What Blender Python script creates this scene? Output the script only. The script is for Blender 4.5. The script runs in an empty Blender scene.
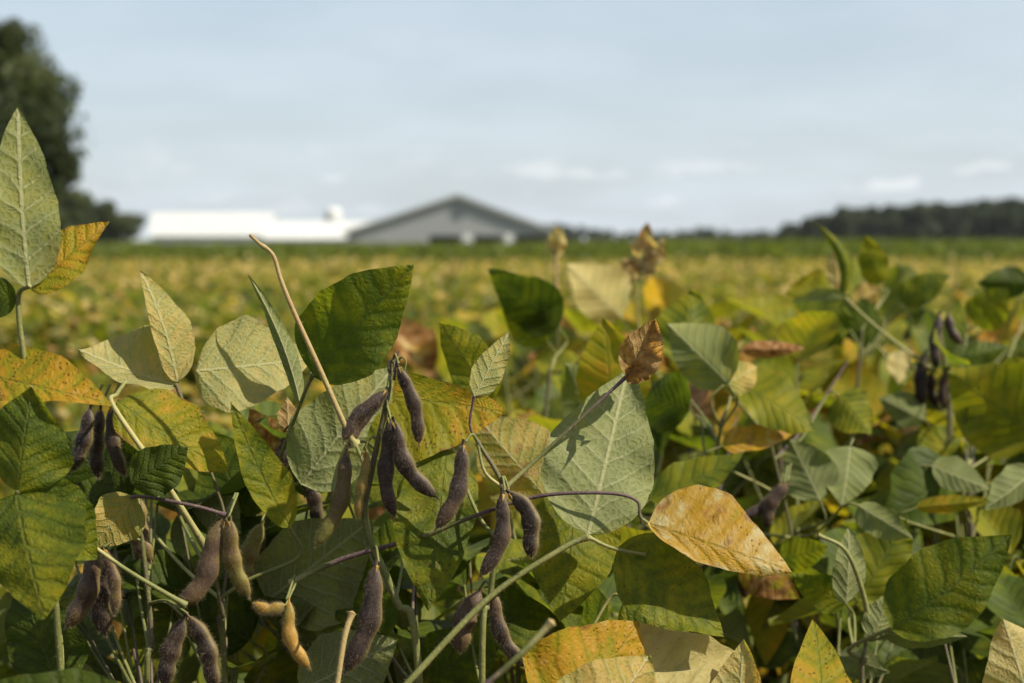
import bpy, math, random
import numpy as np
from mathutils import Vector

rng = random.Random(11)
nrng = np.random.default_rng(5)
scene = bpy.context.scene
col = bpy.data.collections.new("field_scene")
scene.collection.children.link(col)

# ------------------------------------------------------------------ camera
W, H, F = 1024, 683, 1422.2
CAMZ = 1.08
PITCH = math.radians(4.14)
cam_d = bpy.data.cameras.new("camera")
cam = bpy.data.objects.new("camera", cam_d)
col.objects.link(cam)
cam.location = (0, 0, CAMZ)
cam.rotation_euler = (math.radians(90) - PITCH, 0, 0)
cam_d.lens = 50
cam_d.sensor_width = 36
cam_d.clip_start = 0.05
cam_d.clip_end = 9000
cam_d.dof.use_dof = True
cam_d.dof.focus_distance = 0.855
cam_d.dof.aperture_fstop = 6.3
cam_d.dof.aperture_blades = 7
scene.camera = cam

FWD = np.array([0, math.cos(PITCH), -math.sin(PITCH)])
UP = np.array([0, math.sin(PITCH), math.cos(PITCH)])
RT = np.array([1.0, 0, 0])
CAM = np.array([0, 0, CAMZ])


def at(px, py, d):
    """the place in the field that the photograph's pixel shows, d metres ahead"""
    return CAM + d * (FWD + RT * ((px - 512) / F) + UP * ((341.5 - py) / F))


# ------------------------------------------------------------------ node helpers
def new_mat(name):
    m = bpy.data.materials.new(name)
    m.use_nodes = True
    nt = m.node_tree
    for n in list(nt.nodes):
        nt.nodes.remove(n)
    return m, nt


class NT:
    def __init__(self, nt):
        self.nt = nt

    def n(self, typ, **kw):
        nd = self.nt.nodes.new(typ)
        for k, v in kw.items():
            setattr(nd, k, v)
        return nd

    def put(self, sock, v):
        if hasattr(v, 'is_linked') or isinstance(v, bpy.types.NodeSocket):
            self.nt.links.new(v, sock)
        else:
            sock.default_value = v

    def m(self, op, a, b=0.0, c=0.0, clamp=False):
        nd = self.n('ShaderNodeMath', operation=op)
        nd.use_clamp = clamp
        self.put(nd.inputs[0], a)
        self.put(nd.inputs[1], b)
        self.put(nd.inputs[2], c)
        return nd.outputs[0]

    def ss(self, x, lo, hi):
        nd = self.n('ShaderNodeMapRange', interpolation_type='SMOOTHSTEP')
        self.put(nd.inputs[0], x)
        nd.inputs[1].default_value = lo
        nd.inputs[2].default_value = hi
        return nd.outputs[0]

    def inv(self, x):
        return self.m('SUBTRACT', 1.0, x)

    def mix(self, f, a, b, blend='MIX'):
        nd = self.n('ShaderNodeMix', data_type='RGBA', blend_type=blend)
        self.put(nd.inputs[0], f)
        self.put(nd.inputs[6], a if not isinstance(a, tuple) else (*a, 1))
        self.put(nd.inputs[7], b if not isinstance(b, tuple) else (*b, 1))
        return nd.outputs[2]

    def attr(self, name):
        return self.n('ShaderNodeAttribute', attribute_name=name)

    def sep(self, v):
        nd = self.n('ShaderNodeSeparateXYZ')
        self.put(nd.inputs[0], v)
        return nd.outputs

    def comb(self, x, y, z):
        nd = self.n('ShaderNodeCombineXYZ')
        for i, v in enumerate((x, y, z)):
            self.put(nd.inputs[i], v)
        return nd.outputs[0]

    def noise(self, v, scale, detail=2.0, rough=0.5):
        nd = self.n('ShaderNodeTexNoise')
        if v is not None:
            self.put(nd.inputs['Vector'], v)
        nd.inputs['Scale'].default_value = scale
        nd.inputs['Detail'].default_value = detail
        nd.inputs['Roughness'].default_value = rough
        return nd.outputs['Fac']

    def voro(self, v, scale, feature='F1'):
        nd = self.n('ShaderNodeTexVoronoi', feature=feature)
        self.put(nd.inputs['Vector'], v)
        nd.inputs['Scale'].default_value = scale
        return nd

    def ramp(self, f, stops):
        nd = self.n('ShaderNodeValToRGB')
        cr = nd.color_ramp
        while len(cr.elements) < len(stops):
            cr.elements.new(0.5)
        for e, (p, c) in zip(cr.elements, stops):
            e.position = p
            e.color = (*c, 1)
        self.put(nd.inputs[0], f)
        return nd.outputs[0]

    def principled(self, color, rough=0.6, spec=0.3, normal=None):
        p = self.n('ShaderNodeBsdfPrincipled')
        self.put(p.inputs['Base Color'], color if not isinstance(color, tuple) else (*color, 1))
        self.put(p.inputs['Roughness'], rough)
        self.put(p.inputs['Specular IOR Level'], spec)
        if normal is not None:
            self.put(p.inputs['Normal'], normal)
        return p.outputs[0]

    def bump(self, h, strength, dist):
        b = self.n('ShaderNodeBump')
        b.inputs['Strength'].default_value = strength
        b.inputs['Distance'].default_value = dist
        self.put(b.inputs['Height'], h)
        return b.outputs[0]

    def out(self, s):
        o = self.n('ShaderNodeOutputMaterial')
        self.nt.links.new(s, o.inputs['Surface'])


LEAF_RAMP = [(0.0, (0.03404, 0.0518, 0.0074)), (0.2, (0.0595, 0.0845, 0.0082)), (0.42, (0.140, 0.146, 0.0085)),
             (0.6, (0.214, 0.186, 0.0105)), (0.78, (0.3478, 0.1961, 0.01628)), (0.9, (0.3848, 0.2516, 0.0666)), (1.0, (0.4144, 0.3404, 0.1702))]


def leaf_material(name, fine=True):
    """leafuv = (across, along) in leaf lengths, leafdata = yellowing, freckles, dryness, seed"""
    m, nt = new_mat(name)
    t = NT(nt)
    uv = t.attr('leafuv').outputs['Vector']
    x, y, zs = t.sep(uv)
    azs = t.m('ABSOLUTE', zs)
    da = t.attr('leafdata')
    r, g, b = t.sep(da.outputs['Vector'])
    seed = da.outputs['Alpha']
    ax = t.m('ABSOLUTE', x)
    shift = t.comb(t.m('MULTIPLY', seed, 37.0), t.m('MULTIPLY', seed, 91.0), seed)
    nd = t.n('ShaderNodeVectorMath', operation='ADD')
    t.put(nd.inputs[0], t.comb(x, y, 0.0))
    t.put(nd.inputs[1], shift)
    suv = nd.outputs[0]
    blot = t.noise(suv, 3.2, 3.0, 0.6)
    # veins
    mid = t.inv(t.ss(ax, 0.004, 0.016))
    ph = t.m('MULTIPLY', t.m('SUBTRACT', y, t.m('MULTIPLY', t.m('POWER', ax, 0.85), 0.62)), 7.5)
    wob = t.m('MULTIPLY', t.m('SUBTRACT', t.noise(suv, 4.0, 2.0), 0.5), 0.95)
    fr = t.m('FRACT', t.m('ADD', t.m('ADD', ph, wob), 20.0))
    ld = t.m('SUBTRACT', 0.5, t.m('ABSOLUTE', t.m('SUBTRACT', fr, 0.5)))
    lat = t.m('MULTIPLY', t.inv(t.ss(ld, 0.015, 0.08)), t.inv(t.m('MULTIPLY', azs, 0.6)))
    lat_soft = t.inv(t.ss(ld, 0.0, 0.5))
    vein = t.m('MAXIMUM', mid, t.m('MULTIPLY', lat, 0.85 if fine else 0.3))
    if fine:
        w3 = t.n('ShaderNodeTexNoise')
        t.put(w3.inputs['Vector'], suv)
        w3.inputs['Scale'].default_value = 14.0
        wv = t.n('ShaderNodeVectorMath', operation='MULTIPLY_ADD')
        t.put(wv.inputs[0], w3.outputs['Color'])
        wv.inputs[1].default_value = (0.06, 0.06, 0.0)
        t.put(wv.inputs[2], suv)
        net = t.voro(wv.outputs[0], 27.0, 'DISTANCE_TO_EDGE').outputs['Distance']
        nline = t.inv(t.ss(net, 0.0, 0.10))
        cell = t.ss(net, 0.0, 0.42)
        vall = t.m('MAXIMUM', vein, t.m('MULTIPLY', nline, 0.42))
    else:
        cell = None
        vall = vein
    # yellowing runs unevenly and keeps to the tissue between the veins
    yy = t.m('ADD', r, t.m('MULTIPLY', t.m('SUBTRACT', blot, 0.5), 0.85))
    if fine:
        yy = t.m('ADD', yy, t.m('MULTIPLY', t.m('SUBTRACT', t.noise(suv, 24.0, 3.0, 0.65), 0.5), 0.34))
        yy = t.m('SUBTRACT', yy, t.m('MULTIPLY', t.m('MULTIPLY', nline, 0.07), t.inv(r)))
    yy = t.m('ADD', yy, t.m('MULTIPLY', t.m('SUBTRACT', 0.45, lat_soft), 0.075))
    yy = t.m('SUBTRACT', yy, t.m('MULTIPLY', vein, 0.05), clamp=True)
    base = t.ramp(yy, LEAF_RAMP)
    # brown freckles and dry blotches
    if fine:
        vs = t.voro(suv, 42.0)
        rnd = t.sep(vs.outputs['Color'])[0]
        dot = t.inv(t.ss(vs.outputs['Distance'], 0.16, 0.42))
        area = t.ss(t.noise(suv, 4.3, 2.0), 0.42, 0.66)
        keep = t.m('LESS_THAN', rnd, t.m('MULTIPLY', t.m('MULTIPLY', g, 0.95), t.m('ADD', area, 0.08)))
        frk = t.m('MULTIPLY', t.m('MULTIPLY', dot, keep), 0.8)
        base = t.mix(frk, base, (0.075, 0.028, 0.008))
    dmask = t.m('MULTIPLY', t.ss(t.m('ADD', t.noise(suv, 5.0, 4.0, 0.6), t.m('MULTIPLY', b, 0.55)), 0.66, 0.86), t.m('GREATER_THAN', b, 0.02))
    brown = t.ramp(t.noise(suv, 9.0, 3.0), [(0.3, (0.1036, 0.0407, 0.01258)), (0.52, (0.2442, 0.1147, 0.037)), (0.75, (0.3848, 0.2516, 0.1258))])
    base = t.mix(dmask, base, brown)
    rim = t.m('MULTIPLY', t.ss(t.m('ADD', azs, t.m('MULTIPLY', t.m('SUBTRACT', t.noise(suv, 7.0, 3.0), 0.5), 0.9)), 0.97, 1.12), t.ss(r, .3, .6))
    base = t.mix(t.m('MULTIPLY', rim, 0.75), base, (0.16, 0.075, 0.022))
    top = t.mix(t.m('MULTIPLY', vein, 0.28), base, t.mix(0.5, base, (0.22, 0.24, 0.07)))
    pale = t.mix(t.ss(yy, 0.3, 0.9), (0.2204, 0.2432, 0.1064), (0.4104, 0.3496, 0.1444))
    under = t.mix(t.inv(t.m('MULTIPLY', dmask, 0.6)), base, t.mix(t.m('ADD', t.m('MULTIPLY', t.m('MAXIMUM', t.m('MULTIPLY', b, -1.0), 0.0), 0.45), t.sep(t.ramp(yy, [(.3, (.66, .66, .66)), (.55, (.45, .45, .45)), (.68, (.40, .40, .40)), (.85, (.68, .68, .68))]))[0], clamp=True), base, pale))
    under = t.mix(t.m('MULTIPLY', vall, 0.85), under, t.mix(0.7, under, (0.50, 0.48, 0.27)))
    back = t.n('ShaderNodeNewGeometry').outputs['Backfacing']
    color = t.mix(back, top, under)
    # relief: raised cushions between the veins
    hh = t.m('MULTIPLY', t.m('MAXIMUM', mid, t.m('POWER', lat_soft, 3.0)), -1.0)
    if fine:
        hh = t.m('ADD', hh, t.m('MULTIPLY', cell, 0.5))
        hh = t.m('ADD', hh, t.m('MULTIPLY', t.noise(suv, 45.0, 2.0), 0.22))
    nrm = t.bump(hh, 0.7 if fine else 0.45, 0.0009 if fine else 0.0008)
    rough = t.mix(back, (0.55, 0.55, 0.55), (0.75, 0.75, 0.75))
    pb = t.principled(color, t.sep(rough)[0], 0.15, nrm)
    tr = t.n('ShaderNodeBsdfTranslucent')
    tcol = t.mix(t.m('MULTIPLY', vall, 0.35), t.mix(1.0, base, (1.7, 1.75, 0.9), 'MULTIPLY'), (0.10, 0.12, 0.02))
    t.put(tr.inputs['Color'], tcol)
    t.put(tr.inputs['Normal'], nrm)
    ms = t.n('ShaderNodeMixShader')
    ms.inputs[0].default_value = 0.51 if fine else 0.42
    nt.links.new(pb, ms.inputs[1])
    nt.links.new(tr.outputs[0], ms.inputs[2])
    t.out(ms.outputs[0])
    return m


def stem_material():
    m, nt = new_mat('stem_skin')
    t = NT(nt)
    da = t.attr('leafdata')
    r = t.sep(da.outputs['Vector'])[0]
    pos = t.n('ShaderNodeTexCoord').outputs['Object']
    n1 = t.noise(pos, 70.0, 4.0, 0.6)
    n2 = t.noise(pos, 500.0, 2.0)
    f = t.m('ADD', r, t.m('MULTIPLY', t.m('SUBTRACT', n1, 0.5), 0.35), clamp=True)
    c = t.ramp(f, [(0.0, (0.037, 0.0222, 0.0259)), (0.18, (0.0888, 0.0555, 0.0555)), (0.38, (0.074, 0.0814, 0.0185)), (0.6, (0.1406, 0.148, 0.0444)), (0.8, (0.2664, 0.2442, 0.0962)), (1.0, (0.2442, 0.1554, 0.0666))])
    c = t.mix(t.m('MULTIPLY', t.ss(n2, 0.55, 0.75), 0.4), c, (0.296, 0.2442, 0.148))
    t.out(t.principled(c, 0.62, 0.3, t.bump(t.m('ADD', n1, n2), 0.5, 0.0006)))
    return m


def pod_material():
    m, nt = new_mat('pod_skin')
    t = NT(nt)
    da = t.attr('leafdata')
    r, g, b = t.sep(da.outputs['Vector'])   # tone, along, seam
    seed = da.outputs['Alpha']
    pos = t.n('ShaderNodeTexCoord').outputs['Object']
    n1 = t.noise(pos, 55.0, 4.0, 0.65)
    n2 = t.noise(pos, 420.0, 3.0, 0.6)
    f = t.m('ADD', r, t.m('MULTIPLY', t.m('SUBTRACT', n1, 0.46), 1.0), clamp=True)
    c = t.ramp(f, [(0.0, (0.009984, 0.006864, 0.00624)), (0.2, (0.02808, 0.01747, 0.01498)), (0.38, (0.07176, 0.04368, 0.02496)), (0.55, (0.0936, 0.06864, 0.01498)),
                   (0.72, (0.112, 0.112, 0.0224)), (0.88, (0.208, 0.12, 0.0208)), (1.0, (0.288, 0.16, 0.0288))])
    c = t.mix(t.m('MULTIPLY', t.ss(t.noise(pos, 90.0, 3.0), 0.5, 0.68), t.inv(t.ss(r, .2, .45))), c, (0.044, 0.032, 0.027))
    c = t.mix(t.m('MULTIPLY', b, 0.5), c, (0.216, 0.168, 0.056))
    t.out(t.principled(c, 0.55, 0.25, t.bump(t.m('ADD', n2, n1), 0.55, 0.0008)))
    return m


def hair_material():
    m, nt = new_mat('plant_hair')
    t = NT(nt)
    pb = t.principled((0.30, 0.24, 0.15), 0.5, 0.2)
    tr = t.n('ShaderNodeBsdfTranslucent')
    tr.inputs['Color'].default_value = (0.55, 0.47, 0.26, 1)
    ms = t.n('ShaderNodeMixShader')
    ms.inputs[0].default_value = 0.5
    nt.links.new(pb, ms.inputs[1])
    nt.links.new(tr.outputs[0], ms.inputs[2])
    t.out(ms.outputs[0])
    return m


def plain(name, color, rough=0.7, spec=0.3, nscale=3.0, namt=0.25, bump=0.0):
    m, nt = new_mat(name)
    t = NT(nt)
    pos = t.n('ShaderNodeTexCoord').outputs['Object']
    n = t.noise(pos, nscale, 4.0, 0.6)
    dark = tuple(c * (1 - namt) for c in color)
    lite = tuple(min(1, c * (1 + namt)) for c in color)
    c = t.mix(n, dark, lite)
    t.out(t.principled(c, rough, spec, t.bump(n, 0.5, bump) if bump else None))
    return m


def metal_sheet(name, color, pitch):
    m, nt = new_mat(name)
    t = NT(nt)
    pos = t.n('ShaderNodeTexCoord').outputs['Object']
    x, y, z = t.sep(pos)
    s = t.m('SINE', t.m('MULTIPLY', t.m('ADD', x, y), 2 * math.pi / pitch))
    n = t.noise(pos, 0.4, 4.0, 0.6)
    c = t.mix(n, tuple(k * 0.9 for k in color), tuple(min(k * 1.06, 1) for k in color))
    t.out(t.principled(c, 0.45, 0.4, t.bump(s, 0.4, 0.03)))
    return m


LEAF = leaf_material('soybean_leaf', True)
LEAFMID = leaf_material('soybean_leaf_plain', False)
STEM = stem_material()
POD = pod_material()
HAIR = hair_material()


# ------------------------------------------------------------------ mesh store
class MB:
    def __init__(self):
        self.v, self.f, self.uv, self.d, self.mi = [], [], [], [], []
        self.n = 0

    def add(self, v, f, uv=None, d=None, mi=0):
        v = np.asarray(v, float).reshape(-1, 3)
        k = len(v)
        self.v.append(v)
        self.uv.append(np.zeros((k, 3)) if uv is None else np.asarray(uv, float))
        if d is None:
            d = np.zeros((k, 4))
        d = np.asarray(d, float)
        self.d.append(np.tile(d, (k, 1)) if d.ndim == 1 else d)
        f = np.asarray(f, int) + self.n
        self.f.append(f)
        self.mi.append(np.full(len(f), mi))
        self.n += k

    def build(self, name, mats, parent=None, origin=(0, 0, 0), smooth=True):
        me = self.mesh(name, mats, origin, smooth)
        return link(name, me, parent)

    def mesh(self, name, mats, origin=(0, 0, 0), smooth=True):
        v = np.concatenate(self.v) - np.asarray(origin)
        me = bpy.data.meshes.new(name)
        counts = np.concatenate([np.full(len(f), f.shape[1]) for f in self.f])
        idx = np.concatenate([f.ravel() for f in self.f])
        me.vertices.add(len(v))
        me.vertices.foreach_set('co', v.ravel().astype(np.float32))
        me.loops.add(len(idx))
        me.loops.foreach_set('vertex_index', idx.astype(np.int32))
        me.polygons.add(len(counts))
        starts = np.concatenate([[0], np.cumsum(counts)[:-1]])
        me.polygons.foreach_set('loop_start', starts.astype(np.int32))
        me.polygons.foreach_set('material_index', np.concatenate(self.mi).astype(np.int32))
        me.polygons.foreach_set('use_smooth', np.full(len(counts), smooth))
        a = me.attributes.new('leafuv', 'FLOAT_VECTOR', 'POINT')
        a.data.foreach_set('vector', np.concatenate(self.uv).ravel().astype(np.float32))
        a = me.attributes.new('leafdata', 'FLOAT_COLOR', 'POINT')
        a.data.foreach_set('color', np.concatenate(self.d).ravel().astype(np.float32))
        for m in (mats if isinstance(mats, (list, tuple)) else [mats]):
            me.materials.append(m)
        me.update(calc_edges=True)
        me.validate()
        return me


def link(name, data, parent=None):
    o = bpy.data.objects.new(name, data)
    col.objects.link(o)
    if parent is not None:
        o.parent = parent
    return o


def thing(name, label, cat, loc, group=None):
    o = link(name, None)
    o.location = loc
    o['label'] = label
    o['category'] = cat
    if group:
        o['group'] = group
    return o


def tag(o, label=None, cat=None, group=None, kind=None):
    for k, v in (('label', label), ('category', cat), ('group', group), ('kind', kind)):
        if v:
            o[k] = v
    return o


# ------------------------------------------------------------------ plant shapes
def unit(v):
    v = np.asarray(v, float)
    return v / max(np.linalg.norm(v), 1e-9)


def smooth_path(pts, n=None):
    P = [np.asarray(p, float) for p in pts]
    if len(P) == 2:
        k = n or 4
        return np.array([P[0] + (P[1] - P[0]) * i / k for i in range(k + 1)])
    P = [2 * P[0] - P[1]] + P + [2 * P[-1] - P[-2]]
    out = []
    k = n or 7
    for i in range(1, len(P) - 2):
        a, b, c, d = P[i - 1], P[i], P[i + 1], P[i + 2]
        for j in range(k):
            u = j / k
            out.append(0.5 * (2 * b + (c - a) * u + (2 * a - 5 * b + 4 * c - d) * u * u + (3 * b - a - 3 * c + d) * u ** 3))
    out.append(P[-2])
    return np.array(out)


def frames(path):
    tn = np.gradient(path, axis=0)
    tn /= np.maximum(np.linalg.norm(tn, axis=1, keepdims=True), 1e-9)
    ref = np.array([0.3, 0.9, 0.1]) if abs(tn[0] @ np.array([0, 1, 0])) < 0.9 else np.array([1.0, 0, 0])
    a = unit(np.cross(tn[0], ref))
    A = []
    for k in range(len(path)):
        a = unit(a - tn[k] * (a @ tn[k]))
        A.append(a)
    A = np.array(A)
    return tn, A, np.cross(tn, A)


def ring_faces(n, s):
    i, j = np.meshgrid(np.arange(n - 1), np.arange(s), indexing='ij')
    i, j = i.ravel(), j.ravel()
    j2 = (j + 1) % s
    return np.stack([i * s + j, i * s + j2, (i + 1) * s + j2, (i + 1) * s + j], 1)


def add_hairs(mb, pos, nrm, length, width, mi=1, axis=None):
    k = len(pos)
    if not k:
        return
    side = np.cross(nrm, nrng.normal(size=(k, 3)))
    side /= np.maximum(np.linalg.norm(side, axis=1, keepdims=True), 1e-9)
    tip = pos + (nrm + nrng.normal(size=(k, 3)) * 0.3 + (axis * 0.45 if axis is not None else 0)) * (length * nrng.uniform(0.5, 1.2, (k, 1)))
    v = np.stack([pos - side * width / 2, pos + side * width / 2, tip], 1).reshape(-1, 3)
    mb.add(v, np.arange(3 * k).reshape(-1, 3), mi=mi)


def add_tube(mb, pts, r0, r1, tone=0.5, sides=7, n=None, knots=0, hairs=0, mi=0, capknob=0.0, bulge=()):
    path = smooth_path(pts, n)
    tn, A, B = frames(path)
    N = len(path)
    t = np.linspace(0, 1, N)
    r = r0 + (r1 - r0) * t
    for (c, w, amt) in bulge:
        r = r * (1 + amt * np.exp(-((t - c) / w) ** 2))
    th = np.arange(sides) / sides * 2 * np.pi
    dirs = A[:, None] * np.cos(th)[None, :, None] + B[:, None] * np.sin(th)[None, :, None]
    v = path[:, None] + dirs * r[:, None, None]
    tone = np.broadcast_to(np.interp(t, np.linspace(0, 1, len(tone)), tone) if isinstance(tone, (list, tuple)) else tone, (N,))
    d = np.zeros((N * sides, 4))
    d[:, 0] = np.repeat(tone, sides)
    mb.add(v.reshape(-1, 3), ring_faces(N, sides), d=d, mi=mi)
    for e, ii in ((0, 0), (1, N - 1)):
        base = mb.n
        c = path[ii] + tn[ii] * (r[ii] * 0.5 * (1 if e else -1))
        vv = np.vstack([v[ii], c])
        mb.add(vv, np.array([[k, (k + 1) % sides, sides] if e else [(k + 1) % sides, k, sides] for k in range(sides)]), d=[tone[ii], 0, 0, 0], mi=mi)
    if hairs:
        ii = nrng.integers(0, N, hairs)
        jj = nrng.uniform(0, 2 * np.pi, hairs)
        dr = A[ii] * np.cos(jj)[:, None] + B[ii] * np.sin(jj)[:, None]
        seg = np.roll(path, -1, axis=0) - path
        seg[-1] = 0
        p = path[ii] + seg[ii] * nrng.uniform(0, 1, (hairs, 1)) + dr * r[ii][:, None] * 0.95
        add_hairs(mb, p, dr, 0.0016, 0.00014, mi=1)


def leaf_profile(t):
    w = np.power(np.clip(t, 0, 1), 0.52) * np.power(np.clip(1 - t, 0, 1), 0.98)
    return w / 0.382


def add_leaf(mb, B, T, Wl, Wr, bow, y0=0.4, y1=0.4, spots=0.2, dry=0.0, flip=False, nt=10, ns=8, ruffle=0.03, cup=0.10, edge=0.0, seed=None, curl=0.0, mi=0, sweep=0.03):
    """B base, T tip, Wl and Wr the half blades' reach, bow the midrib's bulge; one face sheet seen from the side its winding says"""
    B, T, Wl, Wr, bow = (np.asarray(a, float) for a in (B, T, Wl, Wr, bow))
    L = np.linalg.norm(T - B)
    seed = rng.random() if seed is None else seed
    t = np.linspace(0, 1, nt + 1) ** 1.0
    t = 0.5 * t + 0.5 * (1 - np.cos(np.pi * t)) / 2
    s = np.linspace(-1, 1, ns + 1)
    TT, SS = np.meshgrid(t, s, indexing='ij')
    w = leaf_profile(TT)
    mid = B + (T - B) * TT[..., None] + bow * (4 * TT * (1 - TT))[..., None]
    a = np.abs(SS)
    wob = 1 + (0.045 * np.sin(TT * 9 + seed * 40 + np.sign(SS)) + 0.022 * np.sin(TT * 24 + seed * 90 + 2 * np.sign(SS)) + 0.012 * np.sin(TT * 53 + seed * 70 + np.sign(SS))) * a
    Wd = np.where((SS < 0)[..., None], Wl, Wr)
    axis = unit(T - B)
    P = mid + Wd * (w * a * wob)[..., None] + (axis * L * sweep)[None, None] * (a ** 1.5 * w * (1 - TT))[..., None]
    nrm = unit(np.cross(axis, unit(Wr) - unit(Wl)))
    hw = 0.5 * (np.linalg.norm(Wl) + np.linalg.norm(Wr))
    off = cup * hw * (a ** 2) * w + hw * ruffle * a * w * np.sin(TT * (13 + 5 * seed) + seed * 30 + SS * 2.0) * 2
    off += curl * hw * a ** 3
    k1, k2, k3 = math.sin(seed * 77), math.sin(seed * 131 + 1), math.sin(seed * 211 + 2)
    off += hw * k1 * (0.22 if L < .115 else .1) * SS * w * (TT - .4) * 2 + L * 0.07 * k2 * TT ** 3 + hw * 0.22 * k3 * a ** 2.5 * np.sin(TT * 5 + seed * 9) * np.where(SS > 0, 1, .3)
    # quilted ridges along the side veins
    ph = (TT - 0.62 * (a * w * hw / max(L, 1e-6)) ** .85) * 7.5
    off += -0.010 * L * np.cos(2 * np.pi * ph) * np.sin(np.pi * a) * 0.13 * (0.6 + 0.4 * np.sin(seed * 50 + TT * 5)) if nt > 20 else 0
    P = P - nrm * off[..., None]
    n1 = ns + 1
    i, j = np.meshgrid(np.arange(nt), np.arange(ns), indexing='ij')
    i, j = i.ravel(), j.ravel()
    q = np.stack([i * n1 + j, i * n1 + j + 1, (i + 1) * n1 + j + 1, (i + 1) * n1 + j], 1)
    if flip:
        q = q[:, ::-1]
    asp = hw / max(L, 1e-6)
    uv = np.stack([SS * w * asp, TT, SS], -1).reshape(-1, 3)
    d = np.zeros((nt + 1, ns + 1, 4))
    d[..., 0] = y0 + (y1 - y0) * TT + edge * a ** 2
    d[..., 1] = spots
    d[..., 2] = dry
    d[..., 3] = seed
    mb.add(P.reshape(-1, 3), q, uv, d.reshape(-1, 4), mi)


def add_pod(mb, p0, p1, bend, R, tone=0.1, tone1=None, sides=12, n=22, hairs=0, beans=3, flat=0.72, seed=None, beak=True):
    """a bean pod: stalk, swollen seed chambers, seam and beak; p0 where it hangs, p1 its tip"""
    p0, p1, bend = (np.asarray(a, float) for a in (p0, p1, bend))
    seed = rng.random() if seed is None else seed
    t = np.linspace(0, 1, n + 1)
    path = p0 + (p1 - p0) * t[:, None] + bend * (4 * t * (1 - t) + 0.55 * np.sin(2 * np.pi * t + seed * 9))[:, None]
    tn, A, Bv = frames(path)
    body = np.clip((t - 0.07) / 0.86, 0, 1)
    r = R * np.power(np.clip(np.sin(np.pi * body ** 0.9), 0, 1), 0.25) * (0.68 + 0.28 * np.clip(body / 0.35, 0, 1) ** 0.8 - 0.10 * np.cos(2 * np.pi * beans * body + 0.5 * np.sin(seed * 30)))
    r = np.maximum(r, R * np.where(t < 0.5, 0.17, 0.12 * (1 - (t - 0.9) / 0.14)))
    r[-1] = R * 0.03
    th = np.arange(sides) / sides * 2 * np.pi
    # the broad side of the pod is turned to the viewer or away by the seed
    roll = seed * 2.2 - 1.1
    e1 = A * math.cos(roll) + Bv * math.sin(roll)
    e2 = -A * math.sin(roll) + Bv * math.cos(roll)
    dirs = e1[:, None] * np.cos(th)[None, :, None] + e2[:, None] * np.sin(th)[None, :, None] * flat
    v = path[:, None] + dirs * r[:, None, None]
    d = np.zeros((n + 1, sides, 4))
    d[..., 0] = (tone + ((tone if tone1 is None else tone1) - tone) * t)[:, None]
    d[..., 1] = t[:, None]
    d[..., 2] = np.power(np.abs(np.cos(th)), 14)[None, :]
    d[..., 3] = seed
    mb.add(v.reshape(-1, 3), ring_faces(n + 1, sides), d=d.reshape(-1, 4))
    if hairs:
        ii = nrng.integers(2, n - 1, hairs)
        jj = nrng.uniform(0, 2 * np.pi, hairs)
        u = nrng.uniform(0, 1, hairs)
        pp = path[ii] * (1 - u)[:, None] + path[ii + 1] * u[:, None]
        rr = r[ii] * (1 - u) + r[ii + 1] * u
        dr = e1[ii] * np.cos(jj)[:, None] + e2[ii] * (np.sin(jj) * flat)[:, None]
        nn = e1[ii] * (np.cos(jj) * flat)[:, None] + e2[ii] * np.sin(jj)[:, None]
        nn /= np.linalg.norm(nn, axis=1, keepdims=True)
        add_hairs(mb, pp + dr * rr[:, None] * 0.97, nn, 0.0021, 0.00008, mi=1, axis=tn[ii])


def add_calyx(mb, p, d, R):
    """the dried flower cup at the pod's neck"""
    d = unit(d)
    a = unit(np.cross(d, [0.2, 1, 0.1]))
    b = np.cross(d, a)
    for k in range(5):
        th = k * 2 * math.pi / 5
        o = a * math.cos(th) + b * math.sin(th)
        s = -a * math.sin(th) + b * math.cos(th)
        q = [p - s * R * 0.4 + o * R * 0.4, p + s * R * 0.4 + o * R * 0.4, p + d * R * 1.9 + o * R * (0.8 + 0.5 * rng.random())]
        mb.add(q, [[0, 1, 2]], d=[0.85, 0, 0, 0.3])


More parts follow.
